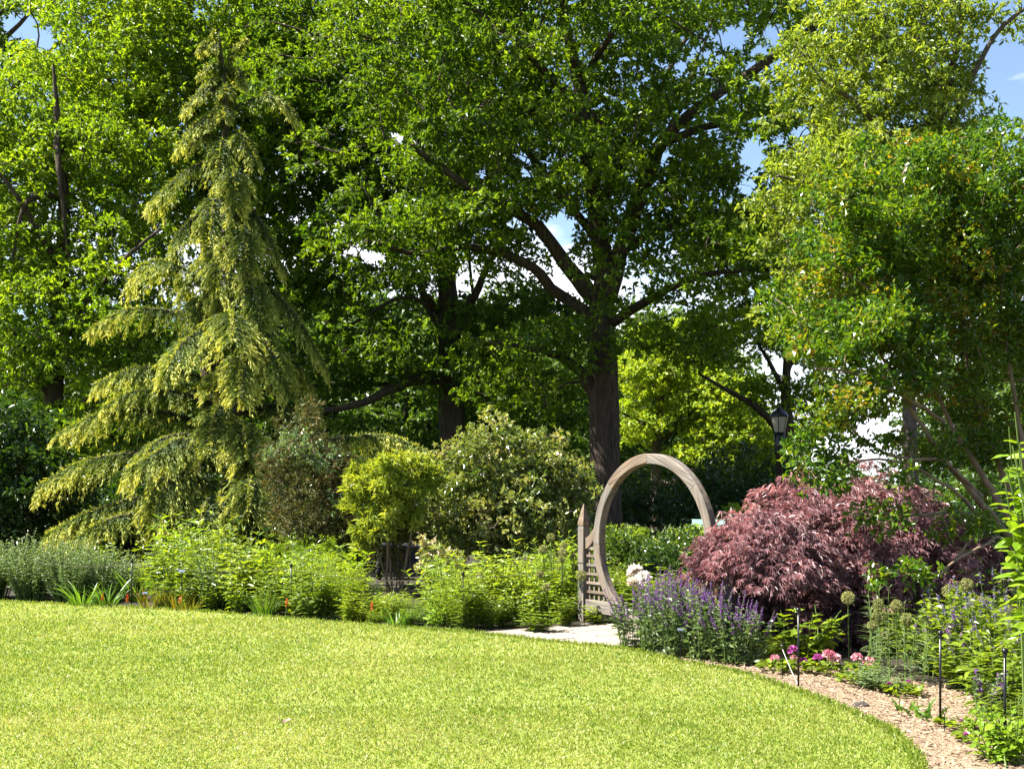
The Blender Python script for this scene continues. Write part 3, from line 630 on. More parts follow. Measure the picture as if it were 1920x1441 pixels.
t7 = make_tree('oak_tree', 'forked dark tree rising right behind the black street lamp', 34,
    [(1480, 1012), (1479, 880), (1476, 800), (1474, 730), (1478, 650), (1495, 540), (1510, 440)], [.22, .2, .19, .13, .10, .07, .03],
    [([(1476, 830), (1446, 790, -.2), (1412, 758, -.4), (1370, 735, -.6), (1310, 700, -.8)], .15, .04), ([(1474, 740), (1448, 690, 0), (1425, 650, 0), (1395, 610, 0)], .09, .03), ([(1482, 850), (1520, 820, .2), (1560, 800, .4)], .08, .03), ([(1476, 700), (1500, 640, .5), (1540, 590, .6)], .07, .03)],
    [(1400, 610, 0, 1.9, 1.6, .9), (1330, 660, -.4, 1.3, 1.2, .5), (1510, 600, .4, 1.2, 1.2, 1.3), (1440, 740, .3, 1.0, .9, .5), (1540, 760, .6, .9, .9, .8), (1230, 630, 0, 1.0, 1.0, .4), (1400, 480, .6, 2.0, 1.5, 1.4)],
    210, .6, 150, .15, .07, M['oak_light'], M['bark'], [(1440, 685, 34, 18), (1412, 300, 26, 50), (1640, 800, 80, 54), (1385, 660, 12, 10)])

# background trees: two kinds, copied
def bg_proto(label, h, wd, leaf, n, L):
    root = thing('background_tree', label, 'tree', (0, 0, 0), 'trees in the park beyond')
    mb = MB(); q = wobble_tube(mb, [(0, 0, -.1), (.1, 0, h * .35), (0, .1, h * .8)], .22, .05, 14, 8, .1); mb.build('trunk', M['bark'], root, smooth=True)
    B = [(np.array([0, 0, h * .58]), np.array([wd, wd, h * .42])), (np.array([wd * .5, -wd * .2, h * .35]), np.array([wd * .7, wd * .7, h * .26])), (np.array([-wd * .5, 0, h * .3]), np.array([wd * .7, wd * .7, h * .24]))]
    cen = dart(B, n, .6); rad = rng.uniform(.6, 1.1, len(cen))
    mb = MB(); connect(mb, q[3:], cen, .012, .012); mb.build('branches', M['bark'], root, kind='stuff')
    mb = MB(); sprig_leaves(mb, cen, rad, 90 * rad ** 2, L, L * .5, star=4, flat=.55); mb.build('crown', leaf, root, kind='stuff'); return root
bgA = bg_proto('dark green tree in the park behind the oaks', 8.0, 2.9, M['far'], 190, .26)
bgB = bg_proto('lighter green tree in the park behind the oaks', 7.0, 3.0, M['oak_light'], 180, .26)
spots = [(bgA, 560, 56, 1.35), (bgB, 640, 62, 1.35), (bgA, 760, 52, 1.05), (bgA, 880, 58, 1.2), (bgB, 960, 54, 1.15), (bgA, 1050, 58, 1.3), (bgA, 1120, 50, .9), (bgB, 1200, 66, 1.3), (bgA, 1300, 70, 1.4),
         (bgB, 1390, 62, .85), (bgA, 460, 54, 1.2), (bgA, 330, 58, 1.3), (bgA, 200, 55, 1.2), (bgB, 60, 60, 1.2), (bgA, -80, 56, 1.2), (bgA, 1460, 90, .8), (bgA, 1800, 48, .85), (bgA, 1910, 52, 1.1), (bgA, 2040, 50, 1.2), (bgA, 600, 70, 1.75), (bgA, 715, 72, 1.7), (bgB, 820, 70, 1.6), (bgA, 930, 74, 1.75), (bgA, 1240, 60, 1.35)]
names = ['behind the dark conifer shrub', 'beyond the long low limb', 'left of the second oak trunk', 'right behind the second oak trunk', 'between the two oak trunks', 'beyond the dappled shrub', 'beside the main oak trunk', 'behind the lime maple', 'above the round gate, far off',
         'behind the lamp fork', 'behind the cedar', 'behind the cedar, left side', 'behind the bright tree', 'at the left picture edge, lighter', 'at the left picture edge', 'low on the horizon by the lamp', 'behind the crape myrtle stems', 'at the right picture edge', 'beyond the right picture edge', 'tall and far between cedar and second oak', 'tall and far above the long low limb', 'tall and far behind the second oak', 'tall and far between the oak trunks', 'right of the main oak trunk, behind the maple']
used = set()
for (pr, px, d, s), nm in zip(spots, names):
    lab = ('dark green' if pr is bgA else 'lighter green') + ' park tree ' + nm
    loc = GD(px, d); sc3 = (s * rng.uniform(.95, 1.15), s, s)
    if id(pr) not in used:
        used.add(id(pr)); pr.location = tuple(loc); pr.scale = sc3; pr['label'] = lab
    else: copy_tree(pr, loc, rng.uniform(0, 6.28), sc3, lab)
# low far bushes along the horizon and dark understorey
def bush_proto(label, leaf, w_, h_, n, L, per=70, name='background_bush', group='low bushes in the park beyond'):
    root = thing(name, label, 'bush', (0, 0, 0), group)
    B = [(np.array([0, 0, h_ * .5]), np.array([w_, w_ * .8, h_ * .5])), (np.array([w_ * .5, 0, h_ * .35]), np.array([w_ * .6, w_ * .6, h_ * .35])), (np.array([-w_ * .55, 0, h_ * .33]), np.array([w_ * .6, w_ * .6, h_ * .33]))]
    cen = dart(B, n, .28); rad = rng.uniform(.28, .5, len(cen))
    mb = MB(); sk = np.array([[0, 0, .05], [0, 0, .3], [0.1, 0, .6], [-.1, .1, .5]]); connect(mb, sk, cen, .008, .008); mb.build('stems', M['bark'], root, kind='stuff')
    mb = MB(); sprig_leaves(mb, cen, rad, per, L, L * .45, star=4, flat=.7); mb.build('foliage', leaf, root, kind='stuff'); return root
b1 = bush_proto('', M['far'], 1.6, 1.6, 110, .13); b2 = bush_proto('', M['lime'], 1.3, 1.5, 90, .13); b3 = bush_proto('', M['dark'], 1.6, 1.9, 110, .12)
bspots = [(b3, 1385, 33, 1.25, 'dark evergreen bush right of the round gate, in shade'), (b3, 1190, 37, 1.0, 'dark bush between oak trunk and maple trunk'), (b2, 1312, 22, .52, 'sunlit lime bush seen through the round gate'), (b2, 1172, 24, .5, 'small lime bush seen low through the gate beside the oak'),
          (b1, 1240, 19, .36, 'shaded leafy bush low inside the round gate opening'), (b3, 1290, 18.5, .5, 'dark low bush in the lower right of the gate opening'), (b2, 1420, 28, .8, 'lime bush between the gate and the street lamp'), (b1, 1560, 60, 1.5, 'far bush on the horizon left of the pale roof'), (b2, 1690, 40, .95, 'bright far bush above the red maple'), (b2, 1640, 46, 1.0, 'bright bush on the horizon under the white sky gap'),
          (b1, 1780, 44, 1.2, 'far bush behind the crape myrtle stems'), (b1, 1880, 40, 1.4, 'far bush at the right picture edge'), (b3, 1040, 30, 1.0, 'dark bush behind the dappled shrub, by the oak'), (b3, 760, 29, 1.0, 'dark bush behind the golden shrub'), (b3, 640, 27, 1.0, 'dark bush behind the brownish conifer'), (b3, 900, 36, 1.3, 'dark bush between the two oak trunks'),
          (b1, 560, 38, 1.5, 'shaded bush behind the cedar, right side'), (b3, 330, 27, 1.1, 'dark bush under the cedar'), (b1, 1130, 20.5, .55, 'shaded bush just behind the lattice panel'), (b3, 480, 21, .7, 'dark low bush at the foot of the cedar'), (b2, 1500, 55, 1.2, 'bright bush on the horizon below the lamp'), (b3, 10, 26, 1.2, 'dark bush at the left edge behind the magnolia'), (b3, 130, 25, 1.1, 'dark bush between the magnolia and the cedar'), (b3, 230, 26, 1.0, 'dark bush behind the lowest cedar branch'), (b1, 700, 23, .7, 'shaded bush behind the garden cart')]
used = set()
for pr, px, d, s, lab in bspots:
    loc = GD(px, d); s3 = (s, s, s * rng.uniform(.9, 1.1))
    if id(pr) not in used: used.add(id(pr)); pr.location = tuple(loc); pr.scale = s3; pr['label'] = lab
    else: copy_tree(pr, loc, rng.uniform(0, 6.28), s3, lab)

# ------------------------------------------------------------------ deodar cedar
CD = 23.0
cbase = GD(432, CD)
cedar = thing('cedar_tree', 'tall golden green weeping cedar with drooping tiers of branches', 'tree', cbase)
tpts = [(434, 1062), (432, 900), (430, 700), (427, 500), (424, 350), (422, 220), (420, 140), (410, 60)]
T = smooth([P(a, b, CD) for a, b in tpts], 40); T[0, 2] = -.05
mb = MB(); mb.add(*tubes(T, np.linspace(.17, .012, 40) * (1 + .5 * np.exp(-np.linspace(0, 10, 40))), 12)); mb.build('trunk', M['bark2'], cedar, smooth=True)
def trunk_at(z):
    return np.array([np.interp(z, T[:, 2], T[:, k]) for k in range(3)])
br = []   # (spine points, width factor)
def cb(pts, wf=1.0): br.append((smooth([P(a, b, CD + c) for a, b, c in pts], 24), wf))
cb([(420, 150, 0), (412, 110, 0), (400, 62, -.05)], .35); cb([(421, 150, 0), (436, 100, 0), (460, 74, -.05)], .3)
cb([(420, 128, 0), (398, 122, -.1), (374, 140, -.15)], .5); cb([(420, 140, 0), (446, 130, -.1), (456, 160, -.2)], .5)
cb([(421, 190, 0), (385, 165, -.3), (345, 205, -.5)], .8); cb([(424, 215, 0), (470, 188, -.1), (520, 184, -.1), (552, 214, -.1)], .7)
cb([(422, 235, 0), (380, 222, -.4), (332, 275, -.6)], .9); cb([(424, 260, 0), (450, 250, -.5), (478, 300, -.7)], .9)
cb([(424, 330, 0), (370, 310, -.4), (320, 345, -.6), (282, 384, -.6)], 1.0); cb([(425, 420, 0), (380, 400, -.5), (335, 440, -.8), (322, 500, -.8)], 1.0)
cb([(426, 400, 0), (470, 395, -.3), (505, 445, -.4), (528, 500, -.4)], .9)
cb([(430, 640, 0), (395, 560, -.6), (345, 505, -1.0), (285, 490, -1.2), (246, 522, -1.3)], 1.35); cb([(430, 640, 0), (395, 600, -.8), (372, 560, -1.1), (385, 640, -1.2)], 1.0)
cb([(428, 600, 0), (330, 585, -.4), (240, 580, -.7), (172, 618, -.8)], .9)
cb([(431, 660, 0), (432, 610, -1.0), (434, 588, -1.8), (436, 640, -2.5)], 1.5); cb([(431, 690, 0), (395, 620, -1.2), (345, 640, -2.0), (315, 690, -2.3)], 1.2); cb([(431, 690, 0), (470, 620, -1.2), (510, 660, -1.8), (545, 735, -2.0)], 1.1)
cb([(431, 760, 0), (440, 690, -1.2), (452, 665, -2.0), (448, 740, -2.5)], 1.0)
cb([(431, 730, 0), (340, 695, -.6), (260, 690, -1.0), (183, 718, -1.2)], 1.15); cb([(431, 770, 0), (330, 735, -1.0), (250, 735, -1.4), (196, 762, -1.6)], 1.0)
cb([(432, 820, 0), (320, 775, -.8), (200, 772, -1.2), (114, 812, -1.3)], 1.15); cb([(432, 860, 0), (360, 815, -1.4), (290, 830, -2.2), (270, 870, -2.4)], 1.0)
cb([(432, 890, 0), (330, 850, -1.2), (230, 852, -1.8), (150, 868, -2.0), (74, 910, -2.2)], 1.3); cb([(432, 900, 0), (380, 835, -1.4), (330, 826, -2.2), (290, 850, -2.6), (240, 880, -2.8)], 1.4)
cb([(433, 960, 0), (300, 930, -1.6), (180, 955, -2.4), (92, 1000, -2.6)], 1.2); cb([(433, 960, 0), (360, 890, -1.8), (310, 910, -2.8), (290, 985, -3.0)], 1.2)
cb([(433, 980, 0), (300, 960, -2.0), (200, 975, -3.0), (130, 1020, -3.2)], 1.0); cb([(433, 990, 0), (400, 930, -2), (380, 960, -3), (370, 1020, -3.1)], 1.1)
cb([(432, 560, 0), (500, 540, -.4), (560, 600, -.6), (610, 690, -.6)], 1.0); cb([(432, 680, 0), (510, 660, 0), (570, 700, .2), (600, 770, .2)], 1.0); cb([(433, 780, 0), (520, 760, -.6), (570, 800, -.8), (590, 860, -.8)], 1.0)
cb([(433, 860, 0), (470, 860, -1.6), (470, 905, -2.6), (468, 955, -2.8)], 1.1); cb([(433, 950, 0), (490, 910, -1.4), (520, 930, -2.2), (545, 990, -2.4)], 1.0); cb([(433, 960, 0), (420, 900, -1.6), (410, 940, -2.6), (400, 1010, -2.9)], 1.1)
cb([(433, 850, 0), (540, 832, .4), (640, 822, .6), (720, 816, .6), (795, 842, .5)], 1.0)
cb([(425, 330, 0), (432, 310, -.6), (440, 330, -1.0), (444, 395, -1.1)], .9); cb([(425, 390, 0), (405, 370, -.7), (398, 400, -1.1), (392, 460, -1.2)], .9); cb([(426, 450, 0), (445, 425, -.8), (458, 450, -1.2), (466, 520, -1.3)], 1.0)
cb([(427, 500, 0), (420, 470, -.8), (415, 495, -1.3), (410, 560, -1.4)], 1.0); cb([(428, 560, 0), (460, 525, -.9), (480, 555, -1.4), (495, 640, -1.5)], 1.0); cb([(424, 280, 0), (418, 262, -.5), (412, 285, -.8), (410, 335, -.85)], .8)
cb([(432, 870, 0), (440, 805, -1.2), (455, 795, -2.0), (462, 860, -2.4)], 1.1); cb([(432, 800, 0), (410, 760, -1.3), (400, 790, -2.0), (392, 850, -2.3)], 1.0)
# fill: whorls all round the trunk
for k in range(52):
    z = rng.uniform(.4, 10.3); f = z / 10.9; a = rng.uniform(0, 2 * math.pi)
    L = (.30 + 1.75 * (1 - f) ** .95) * rng.uniform(.55, 1.0); dirh = np.array([math.cos(a), math.sin(a), 0])
    if k < 10: dirh = nrm(np.array([rng.uniform(-.6, .6), -1, 0])); L *= .8
    if dirh[0] > .3: L *= .72
    s = trunk_at(z); rise = .10 * L
    br.append((smooth([s, s + dirh * L * .45 + Z * rise, s + dirh * L * .8 + Z * (rise - .12 * L), s + dirh * L - Z * .34 * L], 24), .8 * (1.0 - .3 * f)))
wood = MB(); nd = MB(); Pt = []; Rd = []
for sp, wf in br:
    seg = np.linalg.norm(np.diff(sp, axis=0), axis=1).sum()
    Pt.append(sp); Rd.append(np.linspace(.012 + .014 * seg, .005, 24))
    m = int(seg / .066); t = np.linspace(.12, 1.0, m); ii = t * 23; i0 = np.minimum(ii.astype(int), 22); u = (ii - i0)[:, None]
    pos = sp[i0] * (1 - u) + sp[i0 + 1] * u; tan = nrm(sp[i0 + 1] - sp[i0])
    b = np.repeat(pos, 12, 0); n = len(b); dr = nrm(np.repeat(tan, 12, 0) * .5 + rnd_dir(n) + np.array([0, 0, .15]))
    V, Fc = kites(b + rng.normal(0, .02, (n, 3)), dr, rnd_dir(n), rng.uniform(.06, .11, n), rng.uniform(.022, .032, n), fold=.1, droop=.05)
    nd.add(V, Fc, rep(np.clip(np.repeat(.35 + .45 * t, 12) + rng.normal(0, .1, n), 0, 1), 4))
    for side in (-1, 1):
        sd = nrm(np.cross(tan, Z)) * side
        ln = wf * (.18 + .36 * np.sin(np.pi * np.clip(t, .05, .93)) ** .8) * rng.uniform(.6, 1.15, m) * min(1.0, .35 + seg / 2.4)
        d0 = nrm(sd + tan * rng.uniform(.3, .9, (m, 1)) + Z * rng.uniform(-.05, .25, (m, 1)))
        K = 14; q = np.linspace(.05, 1, K)[None, :, None]
        pl = pos[:, None] + d0[:, None] * ln[:, None, None] * q * .9 - Z * ln[:, None, None] * (q ** 1.7) * rng.uniform(.45, 1.05, (m, 1, 1))
        # hanging tail
        tn = nrm(np.gradient(pl, axis=1)); per = 2 if wf < .82 else 3
        b = np.repeat(pl.reshape(-1, 3), per, 0); tt = np.repeat(tn.reshape(-1, 3), per, 0); n = len(b)
        dr = nrm(tt * 1.1 + rnd_dir(n) * .62 + np.array([0, 0, -.15]))
        v = np.repeat(np.clip(-.08 + .92 * np.broadcast_to(q[..., 0], (m, K)) * (.5 + .5 * t[:, None]) + .28 * t[:, None], 0, 1).ravel(), per) + rng.normal(0, .10, n)  # golden new growth at tips; inner needles coloured darker for shade between tiers
        V, Fc = kites(b + rng.normal(0, .012, (n, 3)), dr, rnd_dir(n), rng.uniform(.065, .12, n), rng.uniform(.017, .027, n), fold=.1, droop=.05)
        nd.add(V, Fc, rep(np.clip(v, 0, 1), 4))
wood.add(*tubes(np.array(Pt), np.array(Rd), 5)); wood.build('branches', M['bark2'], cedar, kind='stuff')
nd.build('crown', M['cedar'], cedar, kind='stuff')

# ------------------------------------------------------------------ shrubs
def shrub(name, label, c, blobs, ncl, cr, per, L, W, leaf, bark, cat='shrub', flat=.75, star=4, stems=9, holes=None, mind=None, up=.5, vb=0, stem_r=.02, out=.8):
    root = thing(name, label, cat, c)
    B = [(np.asarray(b[0], float), np.asarray(b[1], float)) for b in blobs]
    cen = dart(B, ncl, mind or cr * .8)
    if holes: cen = cen[hole_mask(cen, holes, .1)]
    rad = cr * rng.uniform(.7, 1.3, len(cen))
    sk = []
    mb = MB()
    for k in range(stems):
        e = cen[rng.integers(len(cen))]; s = np.asarray(c) + np.array([rng.normal(0, .08), rng.normal(0, .08), 0])
        q = wobble_tube(mb, [s, s * .55 + e * .45 + Z * .12, e], stem_r, stem_r * .3, 12, 5, .4); sk.append(q[2:])
    connect(mb, np.concatenate(sk), cen, .005, .006, .018); mb.build('stems', bark, root, kind='stuff')
    mb = MB(); sprig_leaves(mb, cen, rad, per, L, W, star=star, flat=flat, holes=holes, up=up, out=out, vbias=np.full(len(cen), vb)); mb.build('foliage', leaf, root, kind='stuff')
    return root
VD = 18.0
shrub('viburnum', 'large rounded shrub with pale dappled leaves left of the gate', GD(945, VD),
      [(P(945, 960, VD), (1.25, .95, .75)), (P(930, 870, VD), (.85, .7, .55)), (P(1020, 900, VD), (.7, .6, .55)), (P(860, 960, VD), (.6, .6, .7)), (P(1050, 980, VD), (.45, .5, .5)), (P(930, 812, VD), (.22, .22, .26)), (P(1015, 832, VD), (.28, .3, .25)), (P(870, 850, VD), (.2, .2, .2)), (P(1075, 920, VD), (.3, .3, .3))],
      330, .20, 74, .082, .048, M['viburnum'], M['bark2'], up=.35, star=4, mind=.15, flat=.9)
shrub('golden_sumac', 'small golden yellow shrub with feathery leaves beside the dappled shrub', GD(738, 17),
      [(P(740, 900, 17), (.50, .45, .26)), (P(690, 930, 17), (.30, .3, .26)), (P(780, 900, 17), (.28, .3, .22)), (P(700, 985, 16.8), (.26, .22, .16)), (P(795, 878, 17), (.2, .2, .12)), (P(680, 900, 17), (.2, .2, .16)), (P(735, 960, 17), (.4, .3, .2)), (P(690, 1015, 16.9), (.15, .15, .12)), (P(745, 870, 17), (.28, .25, .1))],
      120, .15, 100, .12, .030, M['gold'], M['mbark'], flat=.6, star=9, stems=4, up=.7, stem_r=.022)
shrub('brown_conifer', 'brownish green feathery conifer with orange tips, right of the cedar', GD(585, 18.4),
      [(P(585, 930, 18.4), (.65, .55, .80)), (P(560, 850, 18.4), (.45, .4, .45)), (P(640, 900, 18.4), (.38, .35, .5)), (P(582, 780, 18.4), (.13, .13, .30)), (P(510, 880, 18.4), (.25, .25, .25)), (P(620, 850, 18.4), (.25, .25, .3)), (P(600, 990, 18.2), (.6, .5, .4))],
      240, .17, 92, .085, .013, M['juniper'], M['bark2'], star=6, flat=1.1, up=.1, out=1.0)
shrub('young_conifer', 'small brownish twiggy conifer in front of the cart', GD(750, 17.2),
      [(P(750, 1000, 17.2), (.32, .25, .28)), (P(710, 1030, 17.2), (.2, .2, .2)), (P(785, 985, 17.2), (.2, .2, .25)), (P(740, 1055, 17.2), (.25, .2, .12))],
      60, .12, 60, .075, .011, M['juniper'], M['mbark'], star=6, flat=1.1, up=.1, out=1.0, stems=4, stem_r=.014)
shrub('young_viburnum', 'low pale leaved shrub between the cart and the dappled shrub', GD(812, 16.2),
      [(GD(812, 16.2, .55), (.22, .2, .3)), (GD(835, 16.2, .4), (.2, .2, .3))], 30, .13, 40, .075, .042, M['viburnum'], M['bark2'], stems=4, stem_r=.01)
shrub('rose_bush', 'thin climbing shrub with pale green leaves over the brownish conifer', GD(585, 18.3),
      [(P(560, 835, 17.6), (.3, .2, .18)), (P(600, 860, 17.6), (.3, .2, .2)), (P(510, 850, 17.6), (.25, .2, .08)), (P(640, 940, 17.6), (.12, .12, .2))],
      32, .13, 26, .065, .04, M['herb2'], M['mbark'], stems=3, up=.5, stem_r=.01)
shrub('magnolia_bush', 'dark glossy broadleaf bush at the left picture edge', GD(50, 22),
      [(P(30, 900, 22), (1.3, 1.0, 1.1)), (P(-30, 830, 22), (1.0, .9, .9)), (P(120, 950, 22), (.55, .6, .7)), (P(60, 800, 22), (.5, .5, .45)), (P(-80, 950, 22), (1.2, 1, .9))],
      190, .3, 75, .15, .055, M['dark'], M['bark'], up=.4)
shrub('shade_bush', 'green twiggy bush just behind the red maple, in myrtle shade', GD(1850, 16.5),
      [(P(1830, 990, 16.5), (1.2, .8, .7)), (P(1950, 1010, 16.5), (1.2, .9, .9))], 110, .26, 60, .10, .045, M['dark'], M['bark'], up=.4)
# ------------------------------------------------------------------ red laceleaf maple
MD = 12.7
red = thing('japanese_maple', 'mounded dark red laceleaf maple cascading right of the gate', 'shrub', GD(1560, MD))
mc = GD(1560, MD)
def mound(n, c, rx, ry, rz, shell=(.80, 1.0)):
    a = rng.uniform(0, 2 * np.pi, n); zz = rng.uniform(-.12, 1, n); r = np.sqrt(np.maximum(0, 1 - np.maximum(zz, 0) ** 2)); k = rng.uniform(*shell, n)
    u = np.stack([r * np.cos(a), r * np.sin(a), zz], 1)
    bump = 1 + .10 * np.sin(a * 5 + zz * 6) + .07 * np.sin(a * 11 - zz * 9)
    return c + u * np.array([rx, ry, rz]) * (k * bump)[:, None], u
tiers = []; tu = []
for c, rx, ry, rz, n in ((mc + np.array([-.02, 0, .42]), 1.04, .92, 1.42, 260), (mc + np.array([.70, .2, .42]), .95, .9, 1.30, 160), (mc + np.array([-.56, -.2, .62]), .46, .6, .45, 100), (mc + np.array([-.10, -.35, .35]), .80, .7, .76, 150), (np.array([2.46, 11.62, .90]), .42, .44, .46, 120)):
    q, u = mound(n, c, rx, ry, rz); tiers.append(q); tu.append(u)
tiers = np.concatenate(tiers); tu = np.concatenate(tu)
mb = MB(); q = wobble_tube(mb, [mc, mc + np.array([.1, 0, .5]), mc + np.array([-.1, 0, 1.0])], .07, .03, 14, 8, .3)
sk = [q]
for k in range(9):
    a = rng.uniform(0, 6.28); e = mc + np.array([math.cos(a) * .8, math.sin(a) * .7, rng.uniform(.7, 1.3)])
    sk.append(wobble_tube(mb, [q[8], (q[8] + e) / 2 + Z * .25, e], .03, .01, 12, 6, .5))
connect(mb, np.concatenate(sk), tiers, .004, .005, .016); mb.build('branches', M['bark'], red, kind='stuff')
per = 30; ti = np.repeat(np.arange(len(tiers)), per); n = len(ti)
oh = nrm(tu[ti] * np.array([1, 1, .0]) + 1e-4); s_ = rng.uniform(0, 1, n)
p = tiers[ti] + oh * (s_ * .30)[:, None] - Z * (s_ ** 1.7 * .24)[:, None] + rng.normal(0, 1, (n, 3)) * np.array([.075, .075, .022])
lobes = 6; li = np.repeat(np.arange(n), lobes); m = len(li)
fw = nrm(oh + rng.normal(0, .45, (n, 3)) + np.array([0, 0, -.75])); sdv = nrm(np.cross(fw, Z + rng.normal(0, .3, (n, 3))))
ang = (np.tile(np.linspace(-1.25, 1.25, lobes), n) + rng.normal(0, .12, m))[:, None]
dr = fw[li] * np.cos(ang) + sdv[li] * np.sin(ang); nr_ = np.cross(sdv, fw)[li]
V, Fc = kites(p[li], dr, nr_ + rng.normal(0, .25, (m, 3)), .100 * rng.uniform(.7, 1.2, m) * (1 - .25 * np.abs(ang[:, 0])), 0.0125 * rng.uniform(.8, 1.3, m), fold=.2, droop=.25, mid=.4)
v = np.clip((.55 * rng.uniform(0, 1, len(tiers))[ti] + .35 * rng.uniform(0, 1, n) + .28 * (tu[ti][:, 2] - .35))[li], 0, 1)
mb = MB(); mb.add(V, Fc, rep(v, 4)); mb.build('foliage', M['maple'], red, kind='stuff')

# ------------------------------------------------------------------ crape myrtle
YD = 12.2
myr = thing('crape_myrtle', 'multi stemmed crape myrtle leaning in from the right edge', 'tree', GD(1965, YD))
mroot = GD(1965, YD)
stems = [[(1965, 1184, 0), (1920, 1060, 0), (1880, 990, -.1), (1800, 895, -.3), (1730, 800, -.4), (1660, 680, -.5), (1600, 560, -.6)],
         [(1968, 1184, .1), (1925, 1040, .1), (1885, 960, .1), (1830, 870, .1), (1770, 770, .0), (1720, 620, -.1), (1690, 450, -.2)],
         [(1970, 1184, .1), (1935, 1030, .3), (1900, 940, .4), (1860, 840, .4), (1820, 720, .4), (1800, 560, .3), (1790, 380, .2)],
         [(1975, 1184, 0), (1950, 1020, 0), (1925, 900, 0), (1905, 760, 0), (1880, 600, 0), (1870, 420, 0)],
         [(1985, 1184, .2), (1990, 1000, .3), (2000, 850, .4), (2010, 650, .5), (2020, 450, .5)],
         [(1880, 990, -.1), (1830, 960, -.5), (1790, 920, -.7), (1700, 870, -.9), (1620, 862, -1.0), (1560, 880, -1.0)],
         [(1840, 930, -.2), (1770, 866, -.5), (1700, 860, -.7), (1640, 840, -.8), (1590, 800, -.9)],
         [(1935, 1100, -.1), (1880, 1010, -.8), (1850, 1020, -1.0), (1800, 1045, -1.1), (1750, 1075, -1.2), (1690, 1075, -1.2)],
         [(1880, 985, -.1), (1850, 975, -.6), (1820, 1010, -.9), (1790, 1050, -1.0), (1760, 1080, -1.0), (1730, 1110, -1.1)],
         [(1860, 970, 0), (1790, 960, -.6), (1720, 965, -.9), (1640, 960, -1.0), (1590, 965, -1.0)],
         [(1770, 790, -.2), (1690, 740, -.6), (1600, 700, -.9), (1530, 690, -1.1)], [(1730, 650, -.1), (1650, 560, -.4), (1570, 500, -.7)], [(1820, 720, .3), (1860, 600, .6), (1900, 480, .8)]]
rads = [.055, .052, .05, .05, .05, .022, .022, .020, .016, .018, .024, .022, .022]
sk = []
for pts, r0 in zip(stems, rads):
    mb = MB(); q = wobble_tube(mb, [P(a, b, YD + c) if i or b != 1184 else GD(a, YD + c) for i, (a, b, c) in enumerate(pts)], r0, .008, 30, 8, .25)
    mb.build('stem', M['mbark'], myr, smooth=True); sk.append(q[6:])
mbl = [(1700, 420, 0, 1.1, 1.1, .9), (1600, 570, -.4, .75, .9, .75), (1790, 380, .2, .85, .9, .85), (1880, 420, .2, .7, 1.0, 1.0), (1560, 700, -.7, .5, .6, .55), (1640, 680, -.6, .7, .7, .5), (1560, 830, -.9, .42, .4, .32), (1750, 600, .1, .9, .9, .7), (1900, 640, .3, .5, .8, .9),
       (1590, 890, -1.0, .32, .3, .14), (1660, 880, -.9, .2, .25, .10), (1830, 800, .4, .6, .6, .4), (1640, 965, -1.0, .38, .25, .16), (1740, 970, -.9, .30, .25, .20), (1690, 1075, -1.2, .28, .25, .18), (1800, 1000, -.9, .22, .2, .2), (1620, 450, -.3, .6, .8, .5), (2020, 500, .3, .8, 1, 1.2), (1740, 1010, -1, .25, .2, .15), (1520, 790, -.9, .30, .3, .3), (1530, 860, -1, .28, .25, .2), (1730, 720, -.1, .5, .5, .3), (1760, 850, -.3, .35, .3, .2), (1850, 900, .3, .35, .4, .3), (1700, 830, -.4, .25, .3, .15), (1510, 640, -.7, .3, .35, .4)]
B = [(P(b[0], b[1], YD + b[2]), np.array(b[3:6])) for b in mbl]
MH = [(1640, 800, 36, 18), (1690, 772, 20, 18), (1598, 838, 20, 9), (1440, 770, 44, 70), (1895, 130, 60, 90), (1560, 930, 50, 10)]
cen = dart(B, 470, .155); cen = cen[hole_mask(cen, MH, .1)]; rad = rng.uniform(.14, .27, len(cen))
mb = MB(); connect(mb, np.concatenate(sk), cen, .0035, .006, .016); mb.build('branches', M['mbark'], myr, kind='stuff')
mb = MB(); sprig_leaves(mb, cen, rad, 120 * (rad / .2) ** 1.5, .072, .036, star=4, flat=.75, holes=MH, up=.5)
mb.build('crown', M['myrtle'], myr, kind='stuff')

